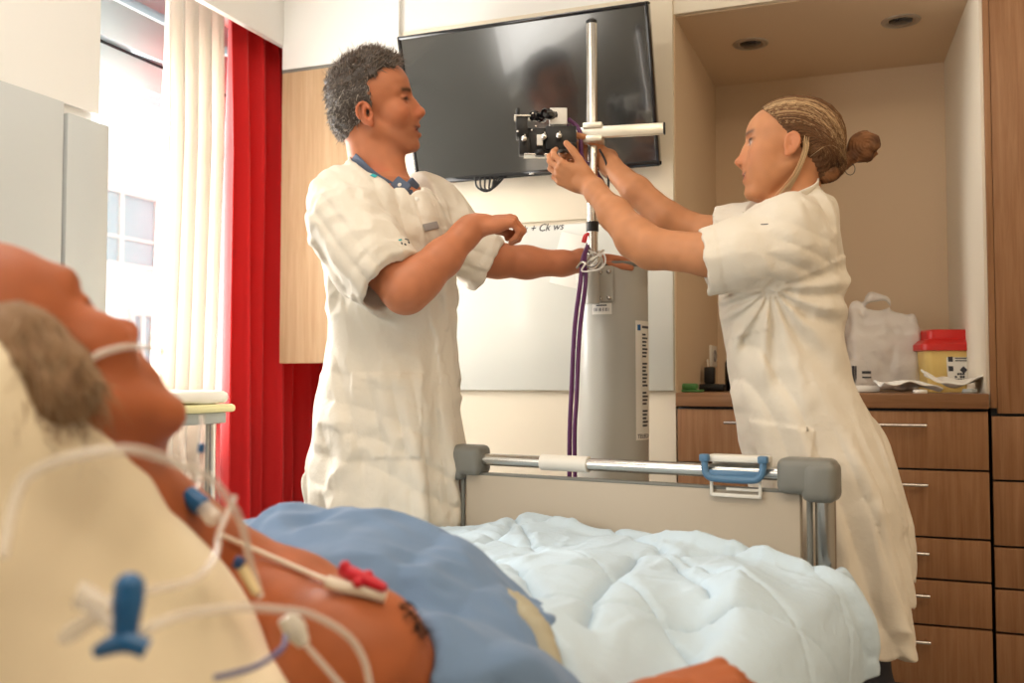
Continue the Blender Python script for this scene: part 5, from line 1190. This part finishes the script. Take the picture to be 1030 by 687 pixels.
def pcol(V):
    C = col_p(V); n = vnoise(V, 40, 8)[:, None]; return np.clip(C * (1 + .10 * n), 0, 1)
sculpt('body', pb, .0034, M['skin'], pat, pcol)
hp_ = S(); hp_.u(HP.ell((-.008, 0, .040), (.105, .086, .092)), .02).u(HP.ell((-.012, -.080, -.006), (.046, .020, .048)), .02).u(HP.ell((-.05, 0, -.01), (.055, .066, .062)), .03).u(HP.ell((.02, -.070, -.005), (.022, .012, .030)), .015)
hp_.sub(Cut(HP(.040, 0, .03), HP.R @ unit((1, 0, -.15)), .3), .03); hp_.sub(Cut(HP(0, 0, .056), HP.R @ unit((.30, 0, .95)), .3), .03)
hp_.disp = lambda P, D: .003 * vnoise(P, 50, 2) + .002 * vnoise(P, 100, 3); Vp, Qp = surface(hp_, .004)
me = np_mesh('hair', CW(Vp), Qp); setcol(me, np.repeat(np.array([[.26, .16, .09]]), len(Vp), 0)); hair_p = link('hair', me, M['hair'], pat)
ln, ql = tufts(hp_, Vp, HP, 3800, lambda q: .030 + 0 * q[:, 0], lambda q, n: n * .22 + np.stack([-.55 + 0 * q[:, 0], 0 * q[:, 0], -.75 + 0 * q[:, 0]], 1), wave=.25)
strands('strands', ln, .0006, M['hair'], hair_p, haircol([(.42, .28, .16), (.30, .18, .10), (.55, .42, .28), (.22, .14, .08)], len(ql)))
nw = 130; sd_ = HP(-.03, -.01, .128); W0 = sd_ + (rng.normal(size=(nw, 3)) * np.array([.035, .035, .012])) @ HP.R.T; ls = []
for i in range(nw):
    d_ = HP.R @ unit((.25 + .5 * rng.normal(), .5 * rng.normal(), .9)); L_ = .02 + .03 * rng.random(); sw = rng.normal(size=3) * .012
    ls.append(np.array([W0[i] - d_ * .006 + d_ * L_ * t + sw * t * t for t in np.linspace(0, 1, 6)]))
strands('wisps', np.array(ls), .0005, M['hair'], hair_p, haircol([(.80, .68, .50), (.70, .56, .38)], nw))
# nasal tube over the cheek
def skin_pt(u, v, lift=.004):
    ds = np.linspace(.5, 1.3, 800); P = np.array([PX(u, v, d) for d in ds]); f = pb.d(P, P.mean(0), 1.0); i = np.argmax(f < lift); return P[i] if f.min() < lift else PX(u, v, .95)
pts = [skin_pt(u, v) for u, v in ((84, 366), (98, 357), (112, 352), (126, 349), (138, 349))] + [skin_pt(138, 349) + np.array([.012, .004, -.001]), skin_pt(138, 349) + np.array([.018, .012, -.004])]
nt = empty('nasal_cannula', CW(pts[2]), 'clear nasal tube across the patient\'s cheek', 'medical tubing')
MB().tube(CW(np.array(pts)), .0036, 10, 6).build('tube', M['tubing'], nt)
MB().tube(CW(np.array([pts[-2], pts[-2] + np.array([-.002, .006, .012])])), .003, 10).build('prong', M['tubing'], nt)
# dark underarm hair at the edge of the sleeve
na2 = 80; B_ = np.array([skin_pt(404 + 24 * q + 5 * math.sin(q * 30), 606 + 34 * q, .001) for q in rng.random(na2)]); ls = []
for i in range(na2):
    d_ = unit(np.array([.3, -.6, .5]) + .7 * rng.normal(size=3)); ls.append(np.array([B_[i] + d_ * .013 * t + np.array([0, 0, -.010]) * t * t for t in np.linspace(0, 1, 5)]))
strands('underarm_hair', np.array(ls), .0007, M['hair'], pat, haircol([(.02, .015, .012), (.035, .025, .02)], na2))
# blue gown
gn = S(); gn.disp = cloth(51, .010, (.8, 1, 1), (((.8, -.3, .5), .06, .008),))
gn.chain([PX(236, 606, 1.34), PX(300, 596, 1.32), PX(370, 606, 1.30), PX(435, 642, 1.25), PX(482, 686, 1.20), PX(530, 745, 1.12)], [.098, .100, .102, .106, .106, .10], .05)
gn.chain([PX(262, 632, 1.22), PX(340, 644, 1.19), PX(440, 696, 1.14)], [.094, .116, .125], .05)
gn.chain([PX(405, 690, 1.0), PX(470, 730, 1.0), PX(520, 760, 1.02)], [.078, .080, .082], .04)
ko = S().chain([PX(222, 612, 1.13), PX(290, 640, 1.03), PX(347, 672, .93), PX(345, 760, .90)], [.074, .080, .086, .088], .03); gn.sub(ko, .005)
gown = sculpt('gown', gn, .0055, M['gown'], pat, relax=1)
MB().tube([CW(skin_pt(u, v, .006)) for u, v in ((222, 538), (250, 550), (280, 563), (310, 576), (330, 584))], .0026, 8, 5).build('gown_tie', M['tape'], pat)
